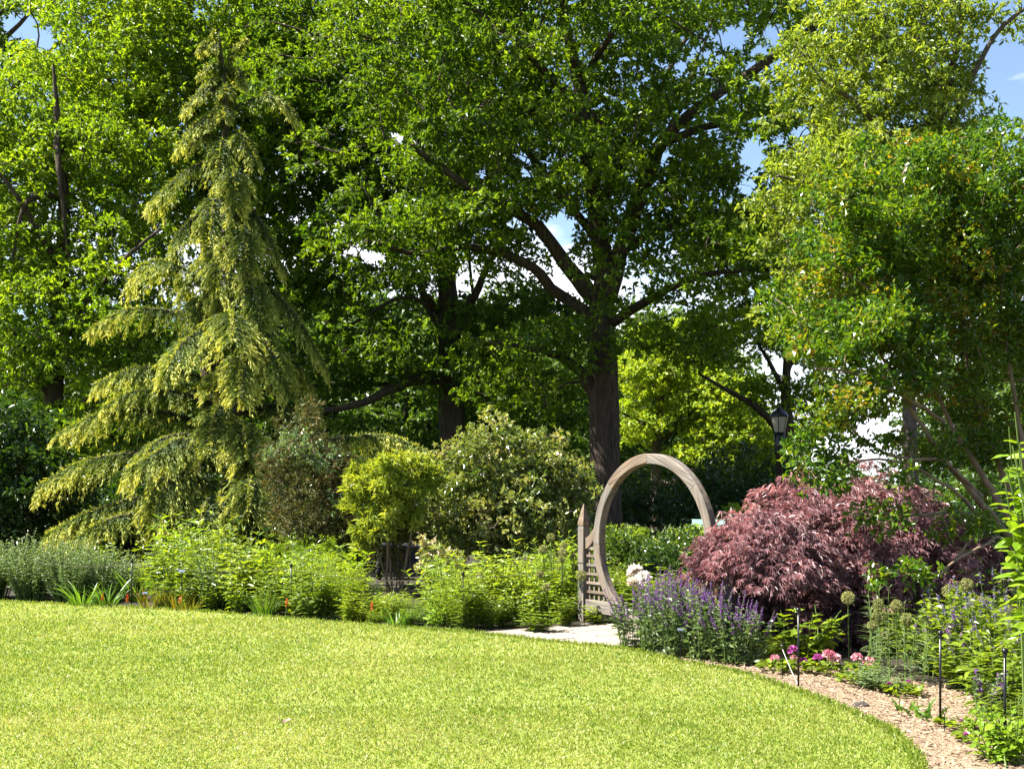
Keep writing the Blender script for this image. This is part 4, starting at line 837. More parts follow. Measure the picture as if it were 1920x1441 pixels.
# ------------------------------------------------------------------ flower bed: prototypes
def herb_proto(name, label, H, nst, spread, L, W, nodes, leaf, cat='plant', lean=.35, bare=.12, droop=.3, whorl=2, taper=.55, group=None, parts=('stems', 'leaves')):
    root = thing(name, label, cat, (0, 0, 0), group)
    st = MB(); lf = MB(); Pt = []; Rd = []
    for k in range(nst):
        a = rng.uniform(0, 6.283); r = spread * math.sqrt(rng.uniform(0, 1)); h = H * rng.uniform(.72, 1.08) * (1 - .22 * (r / spread) ** 2)
        b = np.array([math.cos(a) * r * .45, math.sin(a) * r * .45, 0]); tip = np.array([math.cos(a) * r * (1 + lean), math.sin(a) * r * (1 + lean), h]) + rng.normal(0, .02, 3)
        pl = smooth([b, b * .6 + tip * .4 + np.array([0, 0, .08 * h]), tip], 8); Pt.append(pl); Rd.append(np.linspace(.006, .002, 8))
        t = np.linspace(bare, 1.0, nodes) ; t = np.clip(t + rng.normal(0, .02, nodes), 0, 1)
        i0 = np.minimum((t * 7).astype(int), 6); u = (t * 7 - i0)[:, None]; p = pl[i0] * (1 - u) + pl[i0 + 1] * u
        ph = np.arange(nodes) * 1.57 + rng.uniform(0, 6)
        for w_ in range(whorl):
            an = ph + w_ * 2 * np.pi / whorl + rng.normal(0, .3, nodes)
            dr = np.stack([np.cos(an), np.sin(an), rng.uniform(.1, .7, nodes) + .5 * (t > .9)], 1)
            ll = L * (1 - (1 - taper) * np.clip((t - .5) * 2, 0, 1)) * rng.uniform(.7, 1.2, nodes) * np.clip(.5 + t * 1.6, .5, 1)
            V, Fc = leaves6(p, dr, np.array([[0, 0, 1.0]]) + rng.normal(0, .25, (nodes, 3)), ll, ll * W / L, droop=droop)
            lf.add(V, Fc, rep(np.clip(.25 + .45 * t + rng.normal(0, .18, nodes), 0, 1), 8))
    st.add(*tubes(np.array(Pt), np.array(Rd), 4)); st.build(parts[0], M['stem'], root, kind='stuff')
    lf.build(parts[1], leaf, root, kind='stuff'); return root
class Stock:
    """hands out a prototype the first time and copies afterwards"""
    def __init__(s, protos): s.p = protos; s.used = [False] * len(protos)
    def place(s, k, loc, label, group=None, scale=(1, 1, 1), rz=None):
        rz = rng.uniform(0, 6.28) if rz is None else rz
        if not s.used[k]:
            s.used[k] = True; o = s.p[k]; o.location = tuple(loc); o.scale = scale; o.rotation_euler = (rng.normal(0, .07), rng.normal(0, .07), rz); o['label'] = label
            if group: o['group'] = group
            return o
        return copy_tree(s.p[k], loc, rz, scale, label, group, tilt=.08)
protos = [herb_proto('perennial', '', .85, 17, .26, .15, .05, 9, M['herb']), herb_proto('perennial', '', .85, 18, .25, .135, .032, 12, M['herb'], droop=.4),
          herb_proto('perennial', '', .85, 14, .27, .15, .075, 7, M['herb'], droop=.25), herb_proto('perennial', '', .85, 20, .25, .10, .032, 11, M['herb2']),
          herb_proto('perennial', '', .85, 14, .28, .165, .055, 8, M['herb'], droop=.45, whorl=3), herb_proto('perennial', '', .85, 10, .24, .19, .07, 7, M['bright'], droop=.35, bare=.2), herb_proto('perennial', '', .85, 26, .24, .11, .018, 13, M['herb'], droop=.2, lean=.5)]
ST = Stock(protos)
epx = np.array([q for q in edge_px if q[0] <= 880] + [(905, 1186), (960, 1180), (1010, 1174), (1060, 1169), (1090, 1164)], float)
def edge_y(px): return np.interp(px, epx[:, 0], epx[:, 1])
def land(px):
    for lim, nm in ((330, 'beside the leftmost rods'), (450, 'below the cedar'), (600, 'by the rod below the brownish conifer'), (700, 'below the brownish conifer'), (800, 'below the golden shrub'), (940, 'by the rod below the dappled shrub'), (1090, 'left of the gate post')):
        if px < lim: return nm
    return 'by the gate'
GRP = 'leafy green perennials massed in the bed'
def height_at(px, row):
    top = np.interp(px, [290, 330, 420, 470, 520, 600, 660, 700, 790, 820, 900, 1000, 1085], [.75, .98, .92, .78, .80, .82, .78, .40, .40, .70, .76, .82, .78])
    return top * [.52, .74, .92, 1.02, 1.05, .8, .7][row]
PL = []
for row, back in enumerate((.24, .55, .95, 1.4, 1.9, 2.5, 3.1)):
    px = (300 if row < 5 else 120) + rng.uniform(0, 30)
    while px < 1080:
        y = edge_y(px); p = G(px, y); p = p + np.array([rng.normal(0, .05), back + rng.normal(0, .07), 0])
        if px > 860 and row == 0: p[1] += .12
        p[0] = (px - CX) / F * p[1]
        gap = 690 < px < 805
        if not (gap and 4 <= row) and not (px > 1040 and row >= 4):
            h = height_at(px, row) * rng.uniform(.68, 1.28) * (.75 if gap and row >= 2 else 1); k = rng.choice(7, p=[.21, .17, .16, .10, .14, .10, .12]); s = h / .85
            wide = max(.75, min(1.15, s * 1.25)) * (.72 if row == 0 else 1)
            rn = ['front row', 'second row', 'middle rows', 'middle rows', 'back rows', 'back rows', 'back rows'][row]
            o = ST.place(k, p, 'x', GRP, (wide, wide, s))
            PL.append((px, o, '%s perennial, %s %s' % (['lance-leaved', 'narrow-leaved', 'round-leaved', 'grey-green', 'long-leaved', 'bright large-leaved', 'thin-leaved'][k], rn, land(px))))
        px += F / p[1] * rng.uniform(.27, .36)
PL.sort(key=lambda q: q[0]); ORD = ['first', 'second', 'third', 'fourth', 'fifth', 'sixth', 'seventh', 'eighth', 'ninth', 'tenth']
for px, o, t_ in PL:
    same = [q[1] for q in PL if q[2] == t_]
    o['label'] = t_ if len(same) == 1 else '%s, %s from left' % (t_, ORD[min(9, same.index(o))])
# tall spires sticking out of the mass
for px, y, h, lab in ((322, 1143, 1.28, 'tall single leafy stalk above the perennials, beside the left rods'), (382, 1146, 1.12, 'tall leafy stalk below the cedar trunk'), (422, 1148, 1.05, 'third leafy stalk rising right of the taller two'), (535, 1140, 1.2, 'thin tall stalk in front of the brownish conifer')):
    o = herb_proto('leafy_stalk', lab, h, 2, .03, .10, .035, 12, M['herb2'], lean=.1, bare=.3); o.location = tuple(G(px, y) + np.array([0, .55, 0]))
# right side and gate surroundings
def put(k, px, y, h, lab, wide=1.0, back=0.0, grp=None): return ST.place(k, G(px, y) + np.array([0, back, 0]), lab, grp, (wide, wide, h / .85))
put(2, 1130, 1172, .26, 'low leafy plant under the lower rail of the gate', .7, .05); put(0, 1165, 1170, .30, 'small leafy plant under the ring beside the slab path', .6, .05)
put(4, 1215, 1160, .62, 'leafy peony foliage seen through the lower ring', 1.1, .1); put(0, 1255, 1150, .45, 'low leafy plant seen through the ring, behind the peony', 1.2, .5); put(0, 1180, 1150, .62, 'leafy plant inside the ring beside its lower left curve', 1.0, .3); put(4, 1310, 1160, .75, 'long leaved plant between the ring and the red maple', 1.1, 0)
put(4, 1345, 1190, .55, 'arching leaved plant at the left foot of the red maple', 1.0, 0); put(2, 1290, 1140, .36, 'leafy plant in the back of the gate opening', 1.2, 1.0); put(1, 1120, 1140, .7, 'leafy plant behind the lattice panel', 1.1, .8); put(0, 1160, 1135, .42, 'leafy plant behind the lower left of the ring', 1.1, 1.0)
put(2, 1000, 1186, .28, 'low leafy plant at the slab path corner', .8, .05); put(0, 1060, 1176, .40, 'leafy plant against the gate post', .7, .05)
# left end: grey green mound, irises, red grass
mp_ = [herb_proto('catmint_mound', '', .82, 95, .40, .055, .022, 24, M['herb2'], lean=.2, bare=.1, droop=.1)]
MST = Stock(mp_)
for i, (px, y, bk, s) in enumerate(((-40, 1128, .5, 1.0), (35, 1132, .45, 1.02), (105, 1136, .5, .98), (150, 1138, .85, .92), (0, 1130, 1.0, 1.08), (75, 1134, 1.0, 1.08))):
    MST.place(0, G(px, y) + np.array([0, bk, 0]), ['grey green mounded plant at the left picture edge, front', 'grey green mound second from the left edge, front', 'grey green mound beside the iris clump', 'grey green mound behind the iris clump', 'grey green mound at the left edge, behind', 'grey green mound in the back, between front mounds'][i], 'grey green mounds at the left end of the bed', (1.05, 1.0, s))
def strap_plant(name, label, loc, n, L, W, spread, leaf, bend=(.15, .7), v=(.2, .9), cat='plant', each=False, seg=4, group=None):
    root = thing(name, label, cat, loc, group); mb = MB()
    a = rng.uniform(0, 6.283, n); r = spread * np.sqrt(rng.uniform(0, 1, n)); b = np.stack([np.cos(a) * r, np.sin(a) * r, np.zeros(n)], 1) + np.asarray(loc)
    dr = nrm(np.stack([np.cos(a) * .35 + rng.normal(0, .12, n), np.sin(a) * .35 + rng.normal(0, .12, n), np.ones(n)], 1))
    Ls = L * rng.uniform(.6, 1.1, n); bd = rng.uniform(*bend, n); fc = nrm(np.cross(dr, rng.normal(0, 1, (n, 3)) * np.array([1, 1, .1])))
    vv = rng.uniform(*v, n)
    if each:
        for i in range(n):
            m1 = MB(); V, Fc = blades(b[i:i + 1], dr[i:i + 1], Ls[i:i + 1], W, bd[i:i + 1], seg, fc[i:i + 1]); m1.add(V, Fc, vv[i]); m1.build('leaf', leaf, root)
    else:
        V, Fc = blades(b, dr, Ls, W, bd, seg, fc); mb.add(V, Fc, rep(vv, 2 * seg + 1)); mb.build('leaves', leaf, root, kind='stuff')
    return root
for i, (px, y, bk, n, L, W) in enumerate(((150, 1140, .12, 34, .52, .030), (190, 1142, .2, 34, .50, .028), (215, 1140, .9, 44, .72, .026))):
    strap_plant('iris_clump', ['upright strappy iris clump at the lawn edge below the cedar', 'second strappy clump, right of the upright irises', 'taller arching strap leaved clump behind the irises'][i], G(px, y) + np.array([0, bk, 0]), n, L, W, .13, M['strap'], group='strappy clumps near the left rods')
for i, (px, y, bk) in enumerate(((275, 1146, .15), (300, 1147, .25), (328, 1149, .15), (350, 1150, .1))):
    strap_plant('red_grass', ['reddish grass tuft right of the leftmost rod', 'second reddish grass tuft by the small plant label', 'third reddish grass tuft by the tall plant label', 'short reddish grass tuft at the lawn edge'][i], G(px, y) + np.array([0, bk, 0]), 60, [.40, .42, .38, .26][i], .010, .12, M['redgrass'], bend=(.05, .3), group='reddish grass tufts')
strap_plant('grass_tuft', 'green grassy tuft left of the second rod', G(492, 1160) + np.array([0, .15, 0]), 90, .42, .009, .12, M['strap'], bend=(.1, .4))
strap_plant('daylily', 'daylily leaves in the front row right of the orange poker', G(740, 1180) + np.array([0, .15, 0]), 30, .36, .02, .1, M['strap'])
strap_plant('grass_tuft', 'thin upright grass blades in the gap below the golden shrub', G(712, 1165) + np.array([0, .6, 0]), 24, .45, .012, .05, M['strap'], bend=(.02, .2))
shrub('amsonia', 'soft feathery light green mound behind the perennials, below the conifer', GD(545, 17.4), [(GD(545, 17.4, .45), (.55, .4, .40)), (GD(600, 17.4, .45), (.4, .35, .42))], 70, .16, 90, .06, .009, M['bright'], M['stem'], cat='plant', star=6, flat=.9, stems=6, stem_r=.006)

# orange pokers
def poker(px, y, bk, h, lab):
    p = G(px, y) + np.array([0, bk, 0]); root = thing('poker_flower', lab, 'flower', p, 'orange poker flowers in the bed front')
    mb = MB(); mb.add(*tubes(smooth([p, p + np.array([.01, 0, h * .6]), p + np.array([.02, 0, h])], 6), np.linspace(.006, .005, 6), 5)); mb.build('stem', M['stem'], root)
    n = 90; t = rng.uniform(0, 1, n); a = rng.uniform(0, 6.283, n); hd = .085
    b = p + np.stack([.02 + .004 * np.cos(a), .004 * np.sin(a), h - hd * .55 + hd * t], 1)
    dr = np.stack([np.cos(a), np.sin(a), -.8 + 1.6 * t], 1)
    V, Fc = kites(b, dr, rnd_dir(n), .022 * (1.1 - .65 * t), .009, fold=.3); m2 = MB(); m2.add(V, Fc, rep(np.clip(t + rng.normal(0, .1, n), 0, 1), 4)); m2.build('flower_head', M['poker'], root)
for px, y, bk, h, lab in ((187, 1143, .05, .17, 'orange poker flower in front of the iris clump'), (235, 1146, .02, .18, 'orange poker flower beside the leftmost rod'), (532, 1164, .1, .22, 'red orange poker just left of the second rod'), (692, 1176, .12, .24, 'red and yellow poker below the golden shrub'), (330, 1150, .12, .17, 'orange poker hidden among the reddish grass')): poker(px, y, bk, h, lab)

# allium seedheads
def allium(px, py, d, r, lab, lean=0.0):
    c = P(px, py, d); foot = np.array([c[0] + lean, d + .05, 0.0]); root = thing('allium', lab, 'flower', foot, 'round allium seedheads')
    mb = MB(); mb.add(*tubes(smooth([foot, foot * .5 + c * .5 + np.array([lean * -.1, 0, .05]), c], 8), np.full(8, .005), 5)); mb.build('stem', M['stem'], root)
    n = 120; u = rnd_dir(n); m2 = MB()
    m2.add(*tubes(np.stack([np.tile(c, (n, 1)), c + u * r * .9], 1), np.tile([.0012, .0012], (n, 1)), 3), .3)
    k = 4; b = np.repeat(c + u * r * .86, k, 0); dr = np.repeat(u, k, 0) * .5 + rnd_dir(n * k)
    V, Fc = kites(b, dr, rnd_dir(n * k), r * .30, r * .16, fold=.2); m2.add(V, Fc, rep(np.clip(rng.uniform(.1, 1, n * k), 0, 1), 4)); m2.build('flower_head', M['allium'], root, kind='stuff')
AL = [(1033, 1007, 14.3, .052, 'topmost allium seedhead left of the gate post'), (1057, 1023, 14.2, .048, 'allium seedhead below the topmost, near the gate post'), (1055, 1035, 14.0, .055, 'largest allium of the cluster near the gate post'), (1053, 1048, 13.9, .045, 'lowest allium of the cluster near the gate post'), (1075, 1041, 14.2, .035, 'small allium next to the tie wire on the post'),
      (1090, 1079, 13.4, .062, 'pale green allium head in front of the gate post'), (1012, 1076, 13.5, .045, 'allium head among leaves left of the gate'), (1024, 1100, 13.3, .045, 'low allium head left of the gate'), (1018, 1030, 14.4, .06, 'fuzzy greenish allium above the perennials'), (860, 1060, 14.6, .055, 'allium head beside the rod below the dappled shrub'), (900, 1078, 14.2, .05, 'allium head right of that rod'), (842, 1055, 14.9, .05, 'fuzzy allium head below the dappled shrub'),
      (1590, 1120, 10.3, .058, 'large round allium before the red maple'), (1647, 1131, 10.4, .046, 'allium right of the large round one'), (1648, 1152, 10.2, .058, 'brown green allium among the tall stalks'), (1636, 1172, 10.0, .045, 'lower allium among the tall stalks'), (1680, 1135, 10.6, .055, 'shaded allium under the myrtle branch'), (1700, 1160, 10.4, .05, 'shaded allium low under the myrtle'), (1780, 1108, 10.2, .06, 'yellowish allium in the myrtle shade'), (1812, 1096, 10.0, .058, 'topmost allium at the right, against dark shade'), (1745, 1160, 10.2, .05, 'allium left of the purple spikes'), (1660, 1190, 10.1, .04, 'small brown allium over the stalks'), (1842, 1125, 9.9, .045, 'allium nearest the right picture edge')]
for a in AL: allium(a[0], a[1], a[2], a[3], a[4], rng.uniform(-.08, .08) if a[0] != 1090 else -.14)

# spiky flowers: salvia and catmint
def spike_clump(name, label, loc, H, nst, spread, leaf, flower, L=.05, W=.02, spike=.16, dens=34, fs=.016, group=None, lean=.5, leafy=.62):
    root = thing(name, label, 'flower', loc, group); st = MB(); lf = MB(); fl = MB(); Pt = []; Rd = []; loc = np.asarray(loc, float)
    for k in range(nst):
        a = rng.uniform(0, 6.283); r = spread * math.sqrt(rng.uniform(0, 1)); h = H * rng.uniform(.72, 1.12) * (1 - .2 * (r / spread) ** 2)
        b = np.array([math.cos(a) * r * .6, math.sin(a) * r * .6, 0]); tip = np.array([math.cos(a) * r * (1 + lean * .4), math.sin(a) * r * (1 + lean * .4), h]) + np.append(rng.normal(0, .03, 2), 0)
        pl = smooth([b, b * .5 + tip * .5 + np.array([0, 0, .06]), tip], 9) + loc; Pt.append(pl); Rd.append(np.linspace(.004, .0018, 9))
        m = 16; t = rng.uniform(.02, leafy, m); i0 = (t * 8).astype(int); u = (t * 8 - i0)[:, None]; p = pl[i0] * (1 - u) + pl[np.minimum(i0 + 1, 8)] * u
        an = rng.uniform(0, 6.283, m); V, Fc = kites(p, np.stack([np.cos(an), np.sin(an), rng.uniform(0, .8, m)], 1), np.array([[0, 0, 1.0]]) + rng.normal(0, .4, (m, 3)), L * rng.uniform(.7, 1.3, m) * (1.3 - .8 * t), W * rng.uniform(.8, 1.2, m), fold=.25, droop=.3)
        lf.add(V, Fc, rep(np.clip(rng.normal(.45, .2, m), 0, 1), 4))
        sl = spike * rng.uniform(.6, 1.2); q = rng.uniform(0, 1, dens); ax = nrm(pl[-1] - pl[-2]); an = rng.uniform(0, 6.283, dens)
        p = pl[-1] - ax * sl * (1 - q)[:, None]; dr = np.stack([np.cos(an), np.sin(an), rng.uniform(-.1, .7, dens)], 1)
        V, Fc = kites(p, dr, rnd_dir(dens), fs * (1.15 - .6 * q) * rng.uniform(.8, 1.3, dens), fs * .55, fold=.3); fl.add(V, Fc, rep(np.clip(rng.normal(.5, .25, dens), 0, 1), 4))
    st.add(*tubes(np.array(Pt), np.array(Rd), 4)); st.build('stems', M['stem'], root, kind='stuff'); lf.build('leaves', leaf, root, kind='stuff'); fl.build('flower_spikes', flower, root, kind='stuff'); return root
SA = [(1190, 1216, .15, .62, 'purple salvia clump overlapping the foot of the ring'), (1232, 1228, .2, .74, 'purple salvia clump in front of the ring'), (1282, 1236, .25, .78, 'tallest purple salvia clump before the ring'), (1330, 1244, .3, .72, 'purple salvia clump in the middle of the row'), (1372, 1250, .3, .64, 'purple salvia clump below the red maple'), (1402, 1252, .3, .56, 'rightmost purple salvia clump by the mulch'), (1258, 1214, .4, .78, 'purple salvia clump in the back row by the ring'), (1345, 1226, .3, .70, 'purple salvia clump in the back row below the maple'), (1305, 1224, .3, .76, 'purple salvia clump in the back row, middle')]
for px, y, bk, h, lab in SA: spike_clump('salvia', lab, G(px, y) + np.array([0, bk * .6, 0]), h, 28, .26, M['herb2'], M['salviaf'], L=.068, W=.026, spike=.20, dens=33, fs=.02, group='purple salvia clumps', leafy=.78)
for px, y, bk, h, lab in ((1885, 1300, .6, .95, 'tall lavender catmint at the right picture edge'), (1850, 1290, .9, .95, 'lavender catmint left of the edge, behind'), (1915, 1260, .8, 1.0, 'lavender catmint behind, at the right edge'), (1815, 1262, .9, .86, 'lavender catmint rising beside the purple spikes'), (1925, 1330, .3, .8, 'catmint foliage behind the last rod')):
    spike_clump('catmint', lab, G(px, y) + np.array([0, bk * .5, 0]), h * .82, 34, .28, M['herb'], M['catf'], L=.11, W=.036, spike=.13, dens=16, fs=.02, group='lavender catmint clumps', leafy=.95)
for px, y, h, lab in ((1800, 1285, .62, 'dark violet flower stalks left of the catmint'), (1745, 1262, .5, 'violet bells under the myrtle shade'), (1855, 1345, .35, 'low drooping lavender spikes over the mulch')):
    spike_clump('violet_flower', lab, G(px, y), h, 12, .16, M['herb2'], M['salviaf'], L=.06, W=.025, spike=.22, dens=26, fs=.03, leafy=.8)

# peony with ruffled cream flowers
peo = thing('peony', 'cream white ruffled peony blooms beside the ring', 'flower', G(1195, 1165))
for cx, cy, d, r, hue in ((1190, 1071, 13.0, .085, .55), (1205, 1085, 12.9, .085, .85), (1186, 1092, 12.8, .06, .25), (1200, 1098, 12.8, .045, .6)):
    c = P(cx, cy, d); n = 90; u = rnd_dir(n); u[:, 2] = np.abs(u[:, 2]) * .9 - .25; u = nrm(u)
    V, Fc = leaves6(c + u * r * .25, u + rng.normal(0, .3, (n, 3)), rnd_dir(n), r * rng.uniform(.7, 1.15, n), r * rng.uniform(.5, .9, n), fold=.3, droop=-.1); mb = MB(); mb.add(V, Fc, rep(np.clip(hue + rng.normal(0, .15, n), 0, 1), 8)); mb.build('bloom', M['white'], peo)
    mb = MB(); f = G(1195, 1165); mb.add(*tubes(smooth([f, (f + c) / 2 + np.array([.03, 0, .05]), c], 6), np.full(6, .006), 5)); mb.build('stem', M['stem'], peo)

# pink geraniums
def geranium(px, y, h, heads, lab, bk=0):
    p = G(px, y) + np.array([0, bk, 0]); root = thing('geranium', lab, 'flower', p, 'pink geraniums along the mulch')
    n = 70; a = rng.uniform(0, 6.283, n); r = .13 * np.sqrt(rng.uniform(0, 1, n)); b = p + np.stack([np.cos(a) * r, np.sin(a) * r, rng.uniform(.03, h * .75, n)], 1)
    V, Fc = leaves6(b, np.stack([np.cos(a), np.sin(a), rng.uniform(.1, .6, n)], 1), np.array([[0, 0, 1.0]]) + rng.normal(0, .3, (n, 3)), .06, .06, droop=.2); mb = MB(); mb.add(V, Fc, rep(rng.uniform(0, 1, n), 8)); mb.build('leaves', M['herb'], root, kind='stuff')
    for dx, dz, rr, col in heads:
        c = p + np.array([dx, -.02, h + dz]); m = 60; u = rnd_dir(m); u[:, 2] = np.abs(u[:, 2]) - .2
        V, Fc = leaves6(c + nrm(u) * rr * .6, nrm(u) + rng.normal(0, .4, (m, 3)), nrm(u) + rnd_dir(m) * .5, rr * .6, rr * .6, fold=.1, droop=.1); mb = MB(); mb.add(V, Fc, rep(rng.uniform(0, 1, m), 8)); mb.build('bloom', M[col], root)
        s = MB(); s.add(*tubes(smooth([p + np.array([dx * .3, 0, .02]), (p + c) / 2, c], 5), np.full(5, .004), 4)); s.build('stem', M['stem'], root)
geranium(1552, 1268, .16, [(0, .02, .055, 'pink'), (.06, -.01, .05, 'pink'), (-.09, 0, .04, 'magenta')], 'pink geranium with three heads under the broad leaved bush')
geranium(1612, 1272, .16, [(-.03, .02, .045, 'pink'), (.07, -.02, .05, 'pink')], 'pink geranium right of the three headed one')
geranium(1492, 1262, .14, [(-.03, .06, .045, 'magenta'), (.05, -.04, .045, 'magenta'), (-.02, .0, .03, 'pink')], 'magenta geranium beside the rod before the red maple')
geranium(1452, 1262, .13, [(0, 0, .04, 'pink')], 'small pale pink geranium near the salvia')
geranium(1690, 1305, .10, [(-.1, 0, .018, 'magenta'), (.05, .02, .018, 'magenta')], 'low green plant with tiny magenta buds on the mulch')
geranium(1600, 1282, .10, [], 'low mounded yellow green leaves below the pink geranium')
geranium(1838, 1392, .06, [(-.1, 0, .016, 'magenta'), (.06, .02, .018, 'magenta')], 'tiny magenta flowers on the mulch near the right edge')
geranium(1800, 1368, .07, [(0, 0, .012, 'magenta')], 'low leafy seedling right of the looped stake')

# broad leaved bush: every leaf a part
def leaf_bush(name, label, loc, stems, leaf, Lm, Wm, cat='plant', nodes=7, tipup=.3, tmin=.25):
    root = thing(name, label, cat, loc)
    # three shared leaf meshes, lobed outline
    ms = []
    for k in range(3):
        m = MB(); outl = [(0, 0), (.12, .30), (.30, .50), (.42, .34), (.62, .42), (.75, .22), (1, 0)]
        if Wm / Lm < .6: outl = [(0, 0), (.15, .30), (.32, .46), (.5, .50), (.7, .40), (.86, .22), (1, 0)]
        V = []; 
        for t, s_ in outl:
            for sg in ((0,) if s_ == 0 else (-1, 0, 1)):
                V.append((t * Lm, sg * s_ * Wm * (1 + rng.normal(0, .08)), abs(sg) * s_ * Wm * .3 - Lm * (.18 + .08 * k) * t * t + rng.normal(0, .003)))
        Fc = [[0, 1, 2], [0, 2, 3]]; qd = []
        for i in range(4): a = 1 + 3 * i; qd += [[a, a + 3, a + 4, a + 1], [a + 1, a + 4, a + 5, a + 2]]
        a = 13; Fc += [[a, 16, a + 1], [a + 1, 16, a + 2]]
        m.add(V, Fc, .35 + .2 * k); m.F.append(np.array(qd)); ms.append(m.mesh('leaf', leaf))
    st = MB()
    for (tip, base_, r0) in stems:
        q = smooth([base_, np.asarray(base_) * .5 + np.asarray(tip) * .5 + rng.normal(0, .03, 3), tip], 12); st.add(*tubes(q, np.linspace(r0, r0 * .35, 12), 5))
        for j in range(nodes):
            t = tmin + (1 - tmin) * (j + rng.uniform(0, .6)) / nodes; t = min(t, 1); p = q[min(11, int(t * 11))]
            for rp in range(2):
                an = j * 2.4 + rp * 3.14 + rng.normal(0, .3)
                o = bpy.data.objects.new('leaf', ms[rng.integers(3)]); COL.objects.link(o); o.parent = root
                o.location = tuple(p - np.asarray(loc)); o.rotation_euler = (rng.normal(0, .3), -rng.uniform(-.25, .45) - tipup * (t > .9), an); sc_ = rng.uniform(.65, 1.1) * (1 - .25 * (t > .85)); o.scale = (sc_, sc_, sc_)
    st.build('stems', M['stem'], root); return root
lb0 = G(1515, 1254) + np.array([0, .1, 0])
leaf_bush('mallow_bush', 'bright broad leaved bush with lobed leaves behind the pink geraniums', lb0,
          [(lb0 + np.array([rng.uniform(-.38, .38), rng.uniform(-.24, .2), rng.uniform(.30, .56)]), lb0 + np.append(rng.normal(0, .05, 2), 0), .008) for _ in range(22)], M['herb'], .13, .10, nodes=5)
rb0 = np.array([3.2, 7.0, 0])
leaf_bush('edge_shrub', 'bright yellow green shrub with large leaves at the right picture edge', rb0,
          [(P(a_, b_, 7.0 + c_), np.array([rb0[0] + .02 + (P(a_, b_, 7.0)[0] - 2.95) * .5 + rng.normal(0, .12), rb0[1] + c_ + rng.normal(0, .15), 0.0]), .011) for a_, b_, c_ in ((1903, 772, 0), (1898, 835, -.05), (1888, 880, 0), (1900, 930, -.1), (1908, 975, .05), (1902, 1030, -.1), (1925, 800, .1), (1940, 860, .05), (1945, 940, .1), (1950, 1010, 0), (1915, 905, .1), (1892, 800, .05), (1905, 860, .1), (1895, 955, .05), (1912, 830, -.1), (1885, 905, -.1), (1900, 1000, .1), (1908, 885, -.15), (1915, 950, -.1), (2010, 780, .2), (2040, 860, -.1), (2060, 960, .2), (2090, 820, .1), (2020, 1040, 0), (2080, 1060, .1), (1975, 740, .3), (2000, 920, .3))], M['bright'], .16, .085, cat='shrub', nodes=6, tmin=.62)
fb0 = G(1905, 1441) + np.array([.0, .15, 0])
leaf_bush('leafy_plant', 'bright green leafy plant in the bottom right corner', fb0,
          [(fb0 + np.array([rng.uniform(-.20, .3), rng.uniform(-.2, .25), rng.uniform(.14, .40)]), fb0 + np.append(rng.normal(0, .06, 2), 0), .006) for _ in range(26)], M['bright'], .10, .036, nodes=5)
# tall thin stalks with whorled leaves
for i, (px, y, h) in enumerate(((1630, 1268, .62), (1655, 1262, .75), (1672, 1276, .60), (1700, 1278, .66), (1722, 1288, .52), (1745, 1272, .62), (1640, 1250, .85))):
    o = herb_proto('lily_stalk', ['thin stalk plant left of the stalk group', 'tallest thin stalk plant in front of the maple', 'thin leaved stalk plant over the mulch edge', 'whorled stalk plant left of the middle rod', 'short whorled stalk plant near the rod', 'whorled stalk plant behind the rod', 'tall bare stalk before the red maple'][i], h, 3, .10, .13, .013, 8, M['herb2'], cat='plant', lean=.3, whorl=3, droop=.3, bare=.25, group='thin stalk plants')
    o.location = tuple(G(px, y))
put(0, 1700, 1240, .5, 'dark green leafy plant in the maple shade', 1.0, .3); put(2, 1760, 1270, .55, 'broad leaved plant in shade behind the middle rod', 1.0, .2); put(2, 1825, 1300, .45, 'pale sage leaved plant right of the middle rod', .9, .1); put(4, 1880, 1345, .5, 'leafy green plant behind the last rod', .9, .1)
put(1, 1440, 1242, .22, 'low leafy plant at the end of the salvia', .6, .05); put(3, 1640, 1292, .2, 'low small leaved plant at the mulch edge', .7, 0); put(3, 1670, 1298, .2, 'low small leaved plant left of the strap leaves', .7, 0); put(1, 1920, 1400, .35, 'narrow leaved plant at the right corner', .8, .1); put(0, 1720, 1225, .6, 'shaded leafy plant at the right foot of the maple', 1.2, .6); put(0, 1790, 1235, .6, 'shaded leafy plant under the myrtle branch', 1.2, .7); put(2, 1870, 1240, .7, 'shaded broad leaved plant behind the catmint', 1.2, 1.0)
for i, (px, y, n, L) in enumerate(((1695, 1335, 9, .19), (1722, 1345, 11, .21), (1742, 1352, 8, .20))):
    strap_plant('tulip_leaves', ['short broad strap leaves on the mulch, leftmost tuft', 'short broad strap leaves in the middle tuft', 'short broad strap leaves touching the middle rod'][i], G(px, y), n, L, .030, .05, M['strap'], bend=(.3, .9), each=True, group='short strap leaf tufts on the mulch')

# ------------------------------------------------------------------ rods, twine, stakes, labels
def rod(px, d, lab):
    p = GD(px, d); root = thing('garden_rod', lab, 'rod', p, 'black rods with ball tops around the bed')
    mb = MB(); lathe(mb, [(.0, -.02), (.0085, -.02), (.0085, .62), (.0, .62)], p, 10); mb.build('rod', M['black'], root, smooth=True)
    mb = MB(); a = np.linspace(-math.pi / 2, math.pi / 2, 9); lathe(mb, [(.0205 * math.cos(x), .634 + .0205 * math.sin(x)) for x in a], p, 14)
    lathe(mb, [(.0125, .60), (.0125, .617), (.009, .62)], p, 10); mb.build('ball_finial', M['black'], root, smooth=True)
    return p
RODS = [(247, 15.4, 'leftmost thin black rod with ball top'), (546, 14.55, 'thin black rod below the brownish conifer'), (868, 13.2, 'thin black rod left of the slab path'), (1497, 9.4, 'thin black rod before the red maple'), (1763, 7.95, 'thin black rod in the mulch beside the looped stake'), (1884, 7.1, 'thin black rod nearest the right picture edge')]
rp = [rod(*r) for r in RODS]
